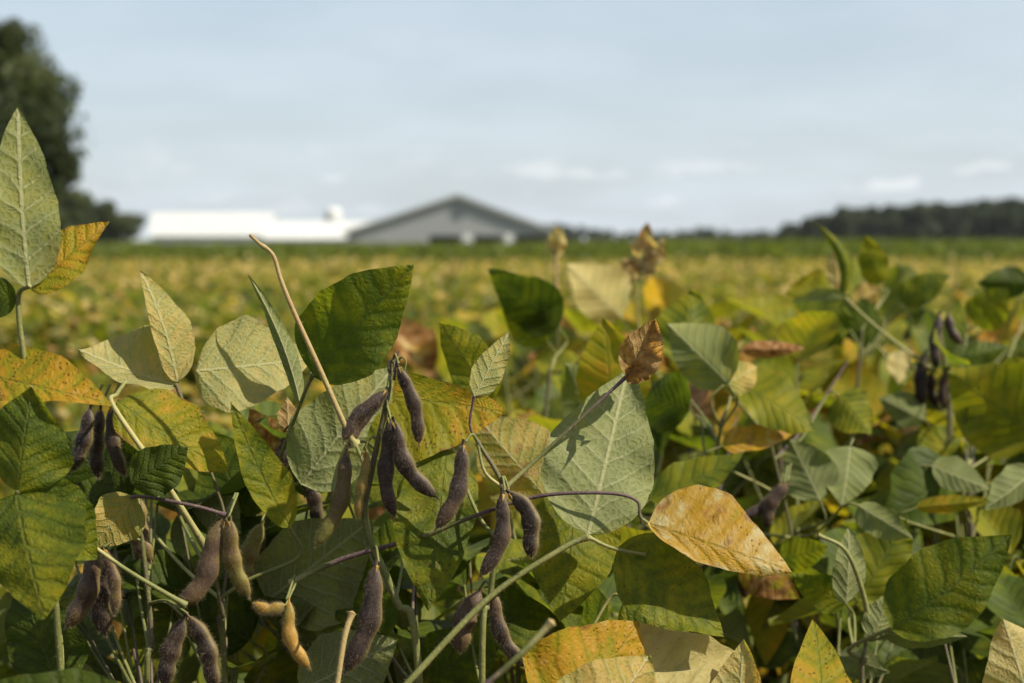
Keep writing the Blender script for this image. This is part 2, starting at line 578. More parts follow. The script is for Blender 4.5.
# ------------------------------------------------------------------ the front plants
# stems: key: (label, foot px, foot depth, list of (px, py, depth) going up, radius)
PLANTS = {
    'A': ('soybean plant with the tallest upright pale leaf above the big dark green leaf', 70, 0.80, [(62, 690, 0.80), (50, 560, 0.80), (36, 440, 0.795)], 0.0021),
    'B': ('soybean plant with a curled cream leaf and a drooping speckled olive leaf', 232, 0.93, [(226, 690, 0.91), (222, 610, 0.895), (206, 548, 0.88)], 0.0021),
    'C': ('soybean plant with a cluster of purple pods and a bare snapped stalk', 410, 0.875, [(420, 690, 0.875), (396, 600, 0.87), (366, 525, 0.865), (372, 470, 0.86), (385, 410, 0.855), (393, 360, 0.855)], 0.0024),
    'D': ('soybean plant with dark pods beside a stalk that ends in a crumpled brown leaf', 478, 0.85, [(482, 690, 0.85), (490, 600, 0.85), (499, 530, 0.85), (503, 487, 0.85), (478, 442, 0.85)], 0.0020),
    'E': ('soybean plant with low golden leaves, one speckled brown, one cream, folded together', 660, 0.80, [(655, 760, 0.80), (640, 720, 0.80)], 0.0021),
    'F': ('low soybean plant with one upright rounded amber leaf', 812, 0.80, [(815, 790, 0.80), (816, 740, 0.80)], 0.0020),
    'G': ('low soybean plant with one cream pointed leaf with brown veins', 1010, 0.78, [(1010, 800, 0.78), (1006, 740, 0.78)], 0.0020),
    'I': ('soybean plant with a large pale veined leaf on a hairy green stalk', 560, 0.92, [(540, 720, 0.92), (535, 690, 0.92)], 0.0021),
    'J': ('soybean plant with a broad dark green leaf and small pale leaves on an arched stalk', 860, 1.04, [(862, 720, 1.04), (866, 640, 1.04)], 0.0021),
    'K': ('soybean plant with a wide yellow green leaf cut off by the frame edge', 975, 1.30, [(975, 720, 1.30), (972, 560, 1.30), (968, 470, 1.30)], 0.0032),
    'L': ('soybean plant with grey black pods hanging on a bare upright stem', 945, 1.50, [(925, 720, 1.5), (938, 520, 1.5), (950, 420, 1.5), (938, 318, 1.5)], 0.0036),
    'M': ('soybean plant with a pale ribbed leaf in front of a rounded green one', 705, 1.22, [(705, 720, 1.22), (700, 560, 1.22), (722, 420, 1.22)], 0.0021),
    'N': ('soybean plant with a bright lime leaf and a grey green leaf low beside it', 800, 1.26, [(800, 720, 1.26), (795, 560, 1.26), (770, 440, 1.26)], 0.0021),
    'O': ('soybean plant with a thin curved leaf beside an upright lime leaf', 855, 1.65, [(850, 720, 1.65), (850, 500, 1.65), (862, 330, 1.65)], 0.0034),
    'P': ('soybean plant with a dried tan leaf standing highest against the far trees', 640, 1.75, [(640, 720, 1.75), (645, 500, 1.75), (645, 330, 1.75)], 0.0034),
    'Q': ('soybean plant with a dry straw tuft on a straight stalk before the grey barn', 560, 1.85, [(560, 720, 1.85), (560, 480, 1.85), (557, 290, 1.85)], 0.0021),
    'R': ('soybean plant with a dark green folded leaf over a yellow green one', 545, 1.45, [(545, 720, 1.45), (540, 500, 1.45), (550, 370, 1.45)], 0.0032),
    'S': ('soybean plant with a large amber leaf behind the crumpled brown leaf', 610, 1.15, [(612, 720, 1.15), (606, 560, 1.15), (600, 450, 1.15)], 0.0021),
    'T': ('soybean plant with a lime pointed leaf and a dull brown ribbed leaf', 520, 1.02, [(520, 720, 1.02), (520, 620, 1.02), (515, 540, 1.02)], 0.0021),
    'U': ('soybean plant with dark hanging pods in the shade and a dark green rounded leaf', 150, 0.86, [(150, 720, 0.86), (152, 640, 0.86), (140, 520, 0.86)], 0.0021),
    'V': ('soybean plant with broad pale underside leaves behind the central pods', 330, 0.98, [(330, 720, 0.98), (320, 640, 0.98), (285, 520, 0.97), (280, 440, 0.96)], 0.0021),
}

# leaf stalks traced at their own distance: key: (plant, [(px, py, d)...], r0, r1, tone, hairs)
PET = {
    'a1': ('A', [(36, 440, 0.795), (26, 372, 0.79), (18, 300, 0.785), (30, 285, 0.78)], 0.0018, 0.0011, 0.55, 150),
    'a2': ('A', [(36, 470, 0.795), (28, 480, 0.77), (17, 493, 0.755)], 0.0014, 0.0010, 0.5, 0),
    'b1': ('B', [(206, 548, 0.88), (165, 482, 0.852), (114, 407, 0.846), (117, 394, 0.87), (128, 379, 0.906)], 0.0020, 0.0010, [0.72, 0.8, 0.8, 0.6, 0.62], 200),
    'b2': ('B', [(222, 610, 0.895), (226, 520, 0.90), (176, 384, 0.90)], 0.0010, 0.0010, 0.3, 0),
    'u1': ('U', [(140, 520, 0.86), (133, 497, 0.855), (190, 505, 0.85), (226, 515, 0.85)], 0.0011, 0.0012, 0.12, 120),
    'u2': ('U', [(85, 540, 0.82), (130, 572, 0.83), (186, 605, 0.84)], 0.0010, 0.0015, [0.95, 0.5, 0.5], 160),
    'c1': ('C', [(250, 235, 0.836), (260, 244, .836), (273, 255, 0.836), (281, 280, .836), (294, 312, 0.836), (318, 365, 0.838), (346, 428, 0.845), (355, 444, 0.85)], 0.0009, 0.0019, [0.95, 0.9, 0.97, 0.97, 0.92, 0.75], 420),
    'v1': ('V', [(262, 560, 0.97), (270, 490, 0.94), (300, 405, 0.885), (313, 374, 0.87)], 0.0014, 0.0011, 0.5, 160),
    'v2': ('V', [(280, 470, 0.955), (292, 484, 0.93), (302, 482, 0.92)], 0.0012, 0.0011, 0.6, 60),
    'd1': ('D', [(503, 490, 0.85), (560, 438, 0.855), (626, 377, 0.86)], 0.0014, 0.0009, [0.75, 0.35, 0.15], 260),
    'd2': ('D', [(478, 442, 0.85), (470, 425, 0.848), (474, 396, 0.845)], 0.0011, 0.0007, [0.35, 0.1], 100),
    'd3': ('D', [(478, 445, 0.85), (485, 472, 0.845), (503, 488, 0.847)], 0.0009, 0.0011, [0.4, 0.95], 100),
    'c2': ('C', [(290, 583, 0.88), (340, 560, 0.88), (392, 545, 0.875), (430, 534, 0.872)], 0.0017, 0.0013, [0.75, 0.15, 0.12, 0.6], 260),
    'd4': ('D', [(430, 534, 0.868), (480, 514, 0.858), (540, 496, 0.85), (605, 493, 0.847), (636, 500, 0.845), (640, 516, 0.845), (647, 523, 0.845)], 0.0013, 0.0009, [0.6, 0.08, 0.1, 0.2, 0.35, 0.5], 420),
    'i1': ('I', [(380, 715, 0.83), (415, 675, 0.835), (490, 597, 0.845), (560, 550, 0.85), (588, 537, 0.85)], 0.0022, 0.0015, [0.5, 0.55, 0.6, 0.62], 700),
    'i2': ('I', [(588, 537, 0.85), (612, 548, 0.852), (645, 555, 0.855)], 0.0013, 0.0010, [0.7, 0.5], 120),
    'j1': ('J', [(872, 640, 1.03), (862, 590, 1.02), (845, 550, 1.01), (818, 535, 1.01)], 0.0022, 0.0012, 0.62, 200),
    'j2': ('J', [(866, 660, 1.04), (850, 648, 1.03), (905, 622, 1.0)], 0.0020, 0.0012, 0.6, 100),
    'p1': ('P', [(640, 340, 1.75), (637, 290, 1.74), (640, 272, 1.73)], 0.0016, 0.0012, 0.8, 0),
    'q1': ('Q', [(557, 300, 1.85), (556, 262, 1.85), (557, 252, 1.85)], 0.0024, 0.0028, 0.95, 0),
    'o1': ('O', [(862, 350, 1.65), (838, 310, 1.64), (830, 292, 1.63)], 0.0014, 0.0012, 0.6, 0),
    'l1': ('L', [(935, 372, 1.5), (880, 330, 1.49), (845, 298, 1.48)], 0.0020, 0.0012, 0.7, 0),
    'c3': ('C', [(335, 700, 0.82), (344, 640, 0.825), (352, 613, 0.83)], 0.0017, 0.0019, [0.9, 0.95], 220),
    'e1': ('E', [(480, 690, 0.66), (520, 655, 0.66), (552, 622, 0.66)], 0.0013, 0.0016, [0.1, 0.9], 0),
}

# leaflets: (stalk or plant, base x y d, tip x y d, L, R, slope left, slope right, bow, yellow base, tip, freckles, dry, side, extra)
U_, T_ = True, False
LV = [
    ('a1', 29, 288, .780, 20, 112, .805, 36, 36, -.15, .2, .05, .42, .30, .10, 0, U_, {}),
    ('a1', 31, 289, .782, 108, 220, .800, 26, 24, .4, -.4, .0, .64, .74, .75, .1, T_, {}),
    ('a1', 16, 297, .784, -34, 292, .770, 20, 18, .5, -.2, .0, .10, .10, .05, 0, T_, {}),
    ('A', -30, 372, .79, 110, 400, .77, 36, 22, .7, -.7, .06, .77, .64, .55, .0, T_, {}),
    ('a2', 18, 492, .755, 36, 388, .768, 40, 46, .5, .2, .08, .28, .22, .15, 0, T_, {}),
    ('a2', 16, 494, .755, 48, 622, .720, 60, 48, .3, .3, .05, .26, .42, .45, .0, T_, {}),
    ('a2', 19, 494, .757, 98, 560, .770, 42, 34, .4, -.2, .05, .26, .34, .15, 0, T_, {}),
        ('b2', 178, 386, .90, 78, 353, .90, 15, 42, -.9, .8, -.05, .60, .66, .05, -1, U_, {'bx': -4, 'ruf': .06}),
    ('b2', 177, 382, .90, 140, 270, .905, 12, 24, -.5, .6, .05, .70, .66, .75, -.5, U_, {'bx': 6}),
    ('b2', 196, 371, .90, 312, 360, .94, 46, 44, .3, -.35, .05, .60, .64, .12, -1, U_, {}),
    ('b1', 117, 402, .872, 229, 472, .885, 34, 28, .9, -.6, .06, .50, .64, .55, .05, T_, {}),
    ('B', 130, 500, .97, 62, 432, .98, 40, 44, .2, .1, .05, .04, .06, .1, 0, T_, {}),
    ('B', 160, 470, .98, 120, 400, .99, 36, 40, .2, .1, .05, .03, .06, .1, 0, T_, {}),
    ('A', 60, 560, .93, 110, 470, .95, 40, 40, .2, .1, .05, .04, .06, .1, 0, T_, {}),
    ('V', 250, 520, 1.0, 210, 430, 1.02, 40, 40, .2, .1, .05, .12, .2, .1, 0, T_, {}),
    ('u1', 131, 484, .840, 188, 447, .845, 24, 28, .3, .5, .06, .10, .10, .05, 0, T_, {}),
    ('u1', 134, 497, .855, 92, 548, .85, 28, 24, .2, -.2, .04, .52, .70, .30, .15, U_, {}),
    ('B', 290, 528, .88, 228, 403, .875, 17, 22, -.6, .5, .0, .44, .42, .15, .0, T_, {'by': 6}),
    ('v1', 300, 404, .885, 249, 275, .90, 8, 9, 1.2, 1.4, .0, .24, .26, .15, 0, U_, {'bx': 6}),
    ('v1', 314, 375, .87, 414, 263, .845, 52, 40, -.25, .2, .06, .16, .36, .35, 0, T_, {}),
    ('v2', 301, 484, .90, 394, 366, .905, 46, 44, .1, .1, .05, .34, .42, .15, -.5, U_, {}),
    ('C', 352, 392, .915, 503, 408, .90, 22, 66, .5, -.3, .03, .52, .70, .9, .0, T_, {}),
    ('d2', 474, 397, .845, 509, 332, .86, 15, 16, -.1, .2, .02, .56, .64, .45, -.6, U_, {}),
    ('d2', 475, 397, .846, 503, 410, .85, 6, 6, .5, -.5, .0, .70, .72, .1, 0, T_, {}),
    ('i1', 588, 535, .85, 626, 372, .905, 62, 50, -.1, .1, .05, .34, .26, .06, -.5, U_, {}),
    ('T', 548, 500, 1.00, 476, 416, 1.0, 42, 48, .3, .3, .04, .70, .62, .35, .30, U_, {}),
    ('d4', 648, 524, .845, 793, 570, .83, 50, 21, .75, -.5, .05, .86, .95, .35, .26, T_, {'ruf': .02}),
    ('i2', 618, 547, .862, 725, 636, .84, 40, 37, .55, -.5, .06, .32, .36, .22, 0, T_, {}),
    ('i1', 576, 486, .93, 560, 620, .88, 52, 44, .1, .1, .08, .38, .48, .30, 0, T_, {}),
    ('D', 446, 448, .90, 428, 612, .86, 38, 46, .3, .1, .06, .30, .34, .60, .06, T_, {}),
    ('E', 556, 728, .79, 640, 622, .84, 70, 74, .0, .4, .06, .72, .76, .65, .08, T_, {}),
    ('E', 570, 760, .755, 650, 655, .79, 60, 66, .2, .5, .10, .66, .72, .75, .18, U_, {}),
    ('E', 668, 770, .82, 622, 620, .86, 44, 108, .1, .5, .08, .74, .90, .12, -.8, U_, {'ruf': .06}),
    ('E', 735, 760, .83, 742, 640, .85, 34, 26, .2, .2, .04, .70, .74, .04, -1, U_, {}),
    ('F', 816, 770, .79, 814, 614, .88, 36, 36, -.1, .2, .14, .62, .68, .45, .0, T_, {}),
    ('G', 1040, 745, .78, 1000, 618, .79, 44, 58, .2, .3, .06, .66, .72, .2, -.9, U_, {}),
    ('A', 150, 735, .70, -40, 690, .70, 24, 46, .9, .3, .06, .10, .10, .05, 0, T_, {}),
    ('V', 268, 600, .95, 372, 520, .93, 46, 60, .4, -.2, .05, .36, .30, .08, 0, U_, {}),
    ('V', 320, 640, .96, 262, 545, .97, 34, 40, .4, .2, .05, .30, .30, .08, 0, U_, {}),
    ('V', 284, 470, .955, 248, 410, .95, 20, 24, .3, -.3, .05, .86, .8, .5, .9, T_, {'ruf': .1}),
    ('V', 292, 470, .96, 288, 398, .97, 20, 20, .3, .3, .1, .80, .86, .5, 1.0, U_, {'ruf': .12}),
    ('C', 300, 690, .90, 400, 640, .90, 36, 46, .5, -.3, .05, .28, .32, .10, 0, U_, {}),
    ('C', 380, 640, .92, 352, 545, .94, 34, 30, .3, -.3, .05, .22, .26, .10, 0, T_, {}),
    ('D', 420, 690, .93, 500, 625, .92, 34, 44, .5, -.2, .05, .20, .22, .10, 0, T_, {}),
    ('I', 470, 640, .95, 560, 590, .97, 38, 34, .5, -.2, .05, .16, .18, .06, 0, T_, {}),
    ('I', 700, 700, .93, 620, 640, .93, 40, 34, .4, .2, .05, .30, .32, .06, 0, T_, {}),
    ('I', 625, 600, .92, 690, 650, .92, 34, 34, .5, -.2, .05, .36, .40, .06, 0, T_, {}),
    ('D', 405, 655, .95, 345, 690, .95, 30, 36, .5, -.2, .05, .14, .14, .06, 0, T_, {}),
    ('U', 60, 690, .90, 20, 570, .92, 40, 40, .4, .1, .05, .12, .12, .06, 0, T_, {}),
    ('B', 250, 640, .95, 175, 590, .95, 40, 44, .4, .1, .05, .14, .18, .06, 0, T_, {}),
    ('V', 180, 560, .97, 240, 495, .97, 34, 40, .4, .1, .05, .24, .28, .06, 0, U_, {}),
    # behind, right half
    ('R', 559, 328, 1.45, 488, 270, 1.40, 24, 30, .6, -.3, .05, .10, .16, .20, .0, T_, {}),
    ('R', 548, 342, 1.46, 500, 298, 1.43, 20, 22, .4, -.2, .05, .34, .36, .20, 0, T_, {}),
    ('T', 492, 400, 1.02, 438, 322, 1.02, 22, 30, .4, -.1, .05, .40, .48, .15, 0, T_, {}),
    ('S', 612, 420, 1.15, 604, 318, 1.13, 34, 42, .2, .1, .06, .56, .58, .40, 0, T_, {}),
    ('P', 622, 318, 1.72, 568, 264, 1.70, 26, 36, .1, .5, .05, .74, .84, .1, -.9, U_, {}),
    ('p1', 641, 274, 1.73, 647, 222, 1.72, 12, 14, .9, -.6, .0, 1.0, 1.0, .3, .55, U_, {'ruf': .15}),
    ('p1', 640, 276, 1.73, 664, 236, 1.72, 8, 12, .9, -.9, .1, 1.0, 1.0, .3, .5, U_, {'ruf': .15}),
    ('p1', 636, 280, 1.74, 622, 258, 1.75, 12, 12, .5, .2, .1, .95, .95, .3, .6, U_, {'ruf': .15}),
    ('q1', 557, 256, 1.85, 556, 226, 1.85, 10, 9, .8, .8, .1, .97, .97, .2, .1, U_, {'ruf': .1}),
    ('q1', 556, 256, 1.85, 562, 228, 1.84, 8, 8, .5, .9, .1, .97, .97, .2, .1, U_, {'ruf': .1}),
    ('M', 684, 366, 1.32, 692, 288, 1.34, 36, 34, .4, .4, .1, .32, .40, .1, 0, T_, {}),
    ('M', 728, 384, 1.20, 668, 324, 1.20, 26, 38, .5, .2, .05, .36, .30, .1, 0, U_, {}),
    ('M', 690, 410, 1.24, 640, 392, 1.26, 30, 34, .5, -.3, .1, .12, .14, .1, 0, T_, {}),
    ('M', 722, 386, 1.20, 758, 366, 1.22, 18, 20, .5, .2, .05, .6, .7, .1, 0, U_, {}),
    ('N', 736, 382, 1.22, 815, 428, 1.18, 32, 24, .7, -.5, .08, .42, .44, .12, 0, T_, {}),
    ('N', 722, 446, 1.2, 792, 432, 1.2, 14, 12, .9, -.7, .05, .80, .78, .3, .3, T_, {}),
    ('N', 650, 500, 1.12, 745, 456, 1.12, 20, 20, .7, -.7, .05, .34, .36, .12, 0, T_, {}),
    ('N', 850, 446, 1.22, 842, 505, 1.2, 30, 30, .2, .1, .05, .22, .26, .1, 0, U_, {}),
    ('N', 820, 500, 1.2, 790, 440, 1.22, 26, 30, .4, .1, .05, .18, .22, .1, 0, U_, {}),
    ('N', 858, 505, 1.15, 914, 540, 1.12, 12, 20, .6, .4, .05, .30, .36, .1, 0, U_, {}),
    ('N', 780, 560, 1.15, 830, 545, 1.12, 18, 18, .3, .3, .05, .30, .38, .1, 0, T_, {}),
    ('N', 740, 560, 1.18, 800, 600, 1.15, 22, 22, .5, .1, .05, .72, .62, .3, .5, T_, {}),
    ('J', 846, 604, 1.08, 792, 576, 1.05, 18, 22, .4, -.2, .05, .34, .38, .1, 0, T_, {}),
    ('j1', 846, 604, 1.04, 850, 526, 1.05, 16, 20, .2, .6, .05, .24, .28, .1, 0, U_, {}),
    ('j2', 892, 630, 1.0, 1012, 535, .985, 44, 38, .45, -.2, .06, .24, .34, .25, 0, T_, {}),
    ('j2', 872, 640, 1.02, 890, 592, 1.03, 18, 24, .2, .4, .05, .20, .22, .1, 0, U_, {}),
    ('j2', 884, 634, 1.02, 967, 637, 1.0, 14, 14, .6, .6, .05, .24, .26, .1, 0, U_, {}),
    ('J', 840, 655, 1.05, 890, 672, 1.03, 14, 18, .4, .2, .05, .20, .2, .1, 0, U_, {}),
    ('J', 858, 600, 1.14, 905, 520, 1.15, 38, 34, .4, .1, .05, .36, .40, .1, 0, T_, {}),
    ('K', 1040, 440, 1.28, 948, 372, 1.30, 44, 56, .5, -.2, .08, .38, .50, .35, 0, T_, {}),
    ('K', 1050, 400, 1.34, 956, 420, 1.3, 30, 52, .6, -.2, .08, .32, .40, .1, 0, T_, {}),
    ('K', 955, 470, 1.28, 885, 520, 1.24, 40, 46, .5, .1, .08, .08, .08, .1, 0, T_, {}),
    ('K', 932, 466, 1.26, 990, 490, 1.24, 18, 16, .6, -.1, .05, .24, .24, .1, 0, U_, {}),
    ('K', 916, 508, 1.2, 990, 500, 1.18, 10, 8, .8, .6, .1, .62, .55, .2, 0, T_, {}),
    ('K', 1035, 470, 1.2, 985, 510, 1.18, 18, 20, .6, .2, .05, .12, .16, .1, 0, U_, {}),
    ('l1', 846, 298, 1.48, 790, 302, 1.5, 22, 12, .6, .1, .05, .36, .30, .1, 0, U_, {}),
    ('l1', 836, 300, 1.5, 818, 352, 1.52, 24, 26, .3, .2, .05, .20, .30, .1, 0, T_, {}),
    ('o1', 843, 296, 1.63, 817, 222, 1.62, 7, 9, .9, 1.2, .0, .22, .40, .1, 0, T_, {'bx': 14}),
    ('o1', 830, 300, 1.63, 786, 292, 1.63, 26, 28, .4, .2, .05, .46, .56, .3, 0, T_, {}),
    ('O', 879, 285, 1.66, 864, 234, 1.64, 15, 16, .2, .2, .05, .42, .40, .1, 0, T_, {}),
    ('O', 838, 288, 1.7, 834, 248, 1.7, 10, 10, .4, .4, .05, .95, .97, .1, .4, U_, {}),
    ('O', 900, 302, 1.66, 950, 274, 1.64, 16, 14, .4, -.2, .05, .26, .30, .3, 0, T_, {}),
    ('O', 880, 318, 1.66, 838, 330, 1.64, 26, 24, .4, -.2, .05, .10, .10, .1, 0, T_, {}),
    ('O', 905, 308, 1.66, 938, 296, 1.66, 8, 8, .6, .6, .05, .40, .40, .1, 0, U_, {}),
    ('O', 880, 290, 1.68, 850, 305, 1.68, 14, 14, .6, .6, .05, .74, .76, .3, .4, U_, {}),
    ('K', 975, 325, 1.6, 1008, 288, 1.58, 22, 22, .3, .3, .05, .36, .40, .1, 0, T_, {}),
    ('K', 1030, 282, 1.9, 976, 282, 1.9, 16, 16, .6, .2, .05, .06, .06, .1, 0, T_, {}),
    ('N', 838, 396, 1.28, 872, 436, 1.26, 24, 24, .4, .2, .05, .36, .44, .1, 0, T_, {}),
    ('L', 900, 350, 1.55, 898, 385, 1.54, 12, 13, .2, .2, .05, 1.0, 1.0, .0, 0, U_, {}),
    ('L', 925, 420, 1.5, 880, 398, 1.5, 16, 20, .4, .4, .05, .22, .22, .1, 0, U_, {}),
    ('L', 960, 440, 1.5, 910, 470, 1.48, 26, 30, .5, .1, .05, .36, .40, .1, 0, T_, {}),
    ('L', 955, 360, 1.52, 1010, 345, 1.52, 12, 14, .7, .2, .05, .12, .14, .1, 0, T_, {}),
    ('M', 742, 350, 1.35, 806, 348, 1.35, 9, 9, .9, .6, .05, .82, .78, .4, .8, T_, {}),
]

# pods: (plant, hang x y, tip x y, d, half thickness px, bend px (to the right of its run), tone, tone at tip, roll seed)
PODS = [
    ('C', 389, 386, 342, 444, .850, 8.5, 4, .10, .16, .4),
    ('C', 398, 362, 421, 448, .848, 9.0, -3, .14, .26, .5),
    ('C', 390, 418, 437, 502, .845, 11.0, 6, .05, .12, .5),
    ('C', 388, 412, 396, 522, .850, 9.5, 5, .10, .16, .4),
    ('C', 386, 395, 346, 450, .853, 5.5, 2, .20, .16, .5),
    ('C', 350, 446, 316, 551, .870, 10.5, -5, .30, .66, .5),
    ('C', 364, 448, 355, 522, .855, 8.0, -4, .70, .74, .8),
    ('D', 466, 440, 436, 534, .843, 10.5, -5, .04, .34, .5),
    ('D', 505, 489, 481, 581, .843, 10.0, -6, .06, .24, .5),
    ('D', 508, 488, 535, 560, .846, 12.0, -7, .03, .20, .6),
    ('C', 379, 560, 345, 678, .835, 13.5, -5, .16, .20, .5),
    ('D', 489, 586, 526, 672, .850, 9.5, 5, .14, .10, .5),
    ('D', 480, 588, 458, 655, .870, 13.0, 3, .30, .36, .5),
    ('C', 286, 598, 309, 672, .870, 9.0, 5, .80, .88, .5),
    ('C', 287, 606, 252, 604, .868, 7.0, -3, .78, .82, .5),
    ('U', 187, 612, 218, 692, .835, 13.0, -4, .16, .08, .6),
    ('U', 184, 615, 163, 690, .855, 12.0, 2, .14, .2, .5),
    ('U', 226, 516, 174, 610, .850, 12.5, -8, .36, .30, .4),
    ('U', 228, 516, 249, 602, .845, 11.0, 4, .44, .46, .5),
    ('U', 262, 520, 244, 590, .900, 11.0, 3, .55, .50, .5),
    ('U', 138, 496, 150, 566, .870, 13.0, 4, .40, .46, .5),
    ('U', 104, 545, 116, 618, .850, 8.0, -3, .26, .34, .5),
    ('U', 98, 545, 66, 632, .860, 13.0, -4, .24, .40, .5),
    ('U', 110, 548, 104, 640, .880, 14.0, 4, .12, .10, .5),
    ('B', 92, 405, 70, 475,   .905, 10.0, -2, .03, .03, .5),  # this cluster's near-black tones paint in the shade it hangs in
    ('B', 110, 402, 125, 480,  .91, 9.0, 3, .03, .05, .5),
    ('B', 100, 405, 98, 482,  .92, 10.0, 2, .02, .05, .5),
    ('V', 296, 425, 282, 492, .940, 12.0, 3, .08, .08, .5),
    ('V', 302, 470, 318, 530, .950, 9.0, -3, .10, .14, .5),
    ('L', 940, 312, 936, 372, 1.49, 7.0, 2, .05, .10, .5),
    ('L', 946, 312, 962, 346, 1.49, 6.0, 2, .16, .20, .5),
    ('L', 925, 350, 922, 408, 1.50, 8.0, 2, .04, .04, .5),
    ('L', 948, 365, 944, 412, 1.50, 6.0, 2, .30, .30, .5),
    ('L', 930, 370, 938, 410, 1.51, 6.0, 2, .06, .10, .5),
    ('N', 788, 480, 764, 530, 1.16, 8.0, 3, .30, .20, .5),
    ('N', 785, 482, 740, 520, 1.17, 7.0, -3, .20, .20, .5),
    ('M', 752, 560, 744, 600, 1.2, 8, 2, .2, .2, .5),
]

roots = {}
stem_paths = {}
for key, (label, fx, fd, pts, r) in PLANTS.items():
    top = [at(*p) for p in pts]
    foot = top[0].copy()
    foot[2] = 0.0
    foot[0] += rng.uniform(-.02, .02)
    foot[1] += rng.uniform(-.0, .03)
    root = thing('soybean_plant', label, 'plant', foot, 'soybean plants at the front of the field')
    roots[key] = (root, foot)
    path = smooth_path([foot - np.array([0, 0, 0.03]), foot + (top[0] - foot) * 0.5 + np.array([.01, .01, 0])] + top, 6)
    stem_paths[key] = path
    mb = MB()
    add_tube(mb, [foot - np.array([0, 0, 0.03]), foot + (top[0] - foot) * 0.5 + np.array([.01, .01, 0])] + top, r * 1.25, r * 0.62, [.6, .6, .45, .3, .35], sides=8, hairs=500)
    mb.build('stem', [STEM, HAIR], root, foot)

pets = {}
for k, (pk, pts, r0, r1, tone, hairs) in PET.items():
    root, foot = roots[pk]
    mb = MB()
    add_tube(mb, [at(*p) for p in pts], r0, r1, tone, sides=8, hairs=hairs, bulge=((1.0, .06, .5), (0.0, .05, .4)) if k != 'c1' else ((1.0, .05, .9), (0.18, .03, .5), (0.02, .02, .3)))
    pets[k] = (mb.build('petiole', [STEM, HAIR], root, foot), pk)

for (key, bx, by, bd, tx, ty, td, L, R, sl, sr, bow, y0, y1, sp, dry, under, ex) in LV:
    B, T = at(bx, by, bd), at(tx, ty, td)
    if key in pets:
        par, pk = pets[key]
        foot = roots[pk][1]
    else:
        pk = key
        root, foot = roots[pk]
        path = stem_paths[pk]
        want = min(B[2] - 0.05, path[-1][2])
        q = path[np.argmin(np.abs(path[:, 2] - want))]
        dirn = unit(T - B)
        mb = MB()
        pull = min(0.06, 0.4 * np.linalg.norm(B - q))
        add_tube(mb, [q, q * 0.6 + B * 0.4 + np.array([0, 0, -0.006]) , B - dirn * 0.012 + np.array([0, 0.006, -0.008]), B], 0.0014, 0.0009, 0.55 + rng.uniform(-.1, .15), sides=6)
        par = mb.build('petiole', [STEM, HAIR], roots[pk][0], foot)
    dx, dy = tx - bx, ty - by
    ln = math.hypot(dx, dy)
    dx, dy = dx / ln, dy / ln
    dm = (bd + td) / 2
    lx, ly = dy, -dx
    vec = RT * lx - UP * ly
    Wl = vec * (L * dm / F) + FWD * (sl * L * dm / F)
    Wr = -vec * (R * dm / F) + FWD * (sr * R * dm / F)
    lm = np.linalg.norm(T - B)
    bv = -FWD * bow * lm + (RT * ex.get('bx', 0) - UP * ex.get('by', 0)) * dm / F
    mb = MB()
    hero = dm < 1.1
    add_leaf(mb, B, T, Wl, Wr, bv, y0, y1, sp, dry, under, nt=30 if hero else 16, ns=20 if hero else 12, ruffle=ex.get('ruf', .05), cup=.10, edge=ex.get('edge', 0))
    lo = mb.build('leaflet', [LEAF if hero else LEAFMID], par, foot)

# more leaves of the same plants, deeper in
FILL = [(40, 420, 445, 690, .95, 1.10, 'BUVC', 72, .04, .34), (420, 640, 530, 690, .97, 1.10, 'DIT', 18, .06, .36),
        (640, 1030, 560, 690, 1.12, 1.26, 'FGJE', 26, .08, .44), (540, 1030, 355, 545, 1.45, 1.78, 'SMNKLO', 50, .20, .60)]
for (xa, xb, ya, yb, da, db, pks, cnt, ta, tb) in FILL:
    for k in range(cnt):
        bx, by, bd = rng.uniform(xa, xb), rng.uniform(ya, yb), rng.uniform(da, db)
        pk = min(pks, key=lambda q: abs(PLANTS[q][3][-1][0] - bx) + rng.uniform(0, 90))
        root, foot = roots[pk]
        B = at(bx, by, bd)
        th = rng.uniform(0, 6.28)
        pit = rng.uniform(-.9, .9)
        dirn = np.array([math.cos(th) * math.cos(pit), math.sin(th) * math.cos(pit) * .8, math.sin(pit)])
        ln = rng.uniform(.055, .10)
        side = unit(np.cross(dirn, [rng.uniform(-.4, .4), rng.uniform(-.9, .3), 1.0]))
        nm = np.cross(side, dirn)
        if nm @ np.array([0, 0, 1]) < 0:
            nm, side = -nm, -side
        hw = ln * rng.uniform(.28, .38)
        fo = rng.uniform(-.1, .5)
        path = stem_paths[pk]
        want = min(B[2] - 0.05, path[-1][2] - rng.uniform(0, .2))
        q = path[np.argmin(np.abs(path[:, 2] - want))]
        mb = MB()
        add_tube(mb, [q, q * .6 + B * .4 + np.array([0, 0, -.008]), B], .0012, .0008, rng.uniform(.15, .6), sides=6)
        par = mb.build('petiole', [STEM, HAIR], root, foot)
        y0 = rng.uniform(ta, tb)
        mb = MB()
        add_leaf(mb, B, B + dirn * ln, -side * hw + nm * hw * fo, side * hw + nm * hw * fo, nm * ln * rng.uniform(0, .1), y0, y0 + rng.uniform(-.04, .12), rng.uniform(.05, .4), 0, False, nt=16, ns=12)
        mb.build('leaflet', [LEAF if bd < 1.0 else LEAFMID], par, foot)

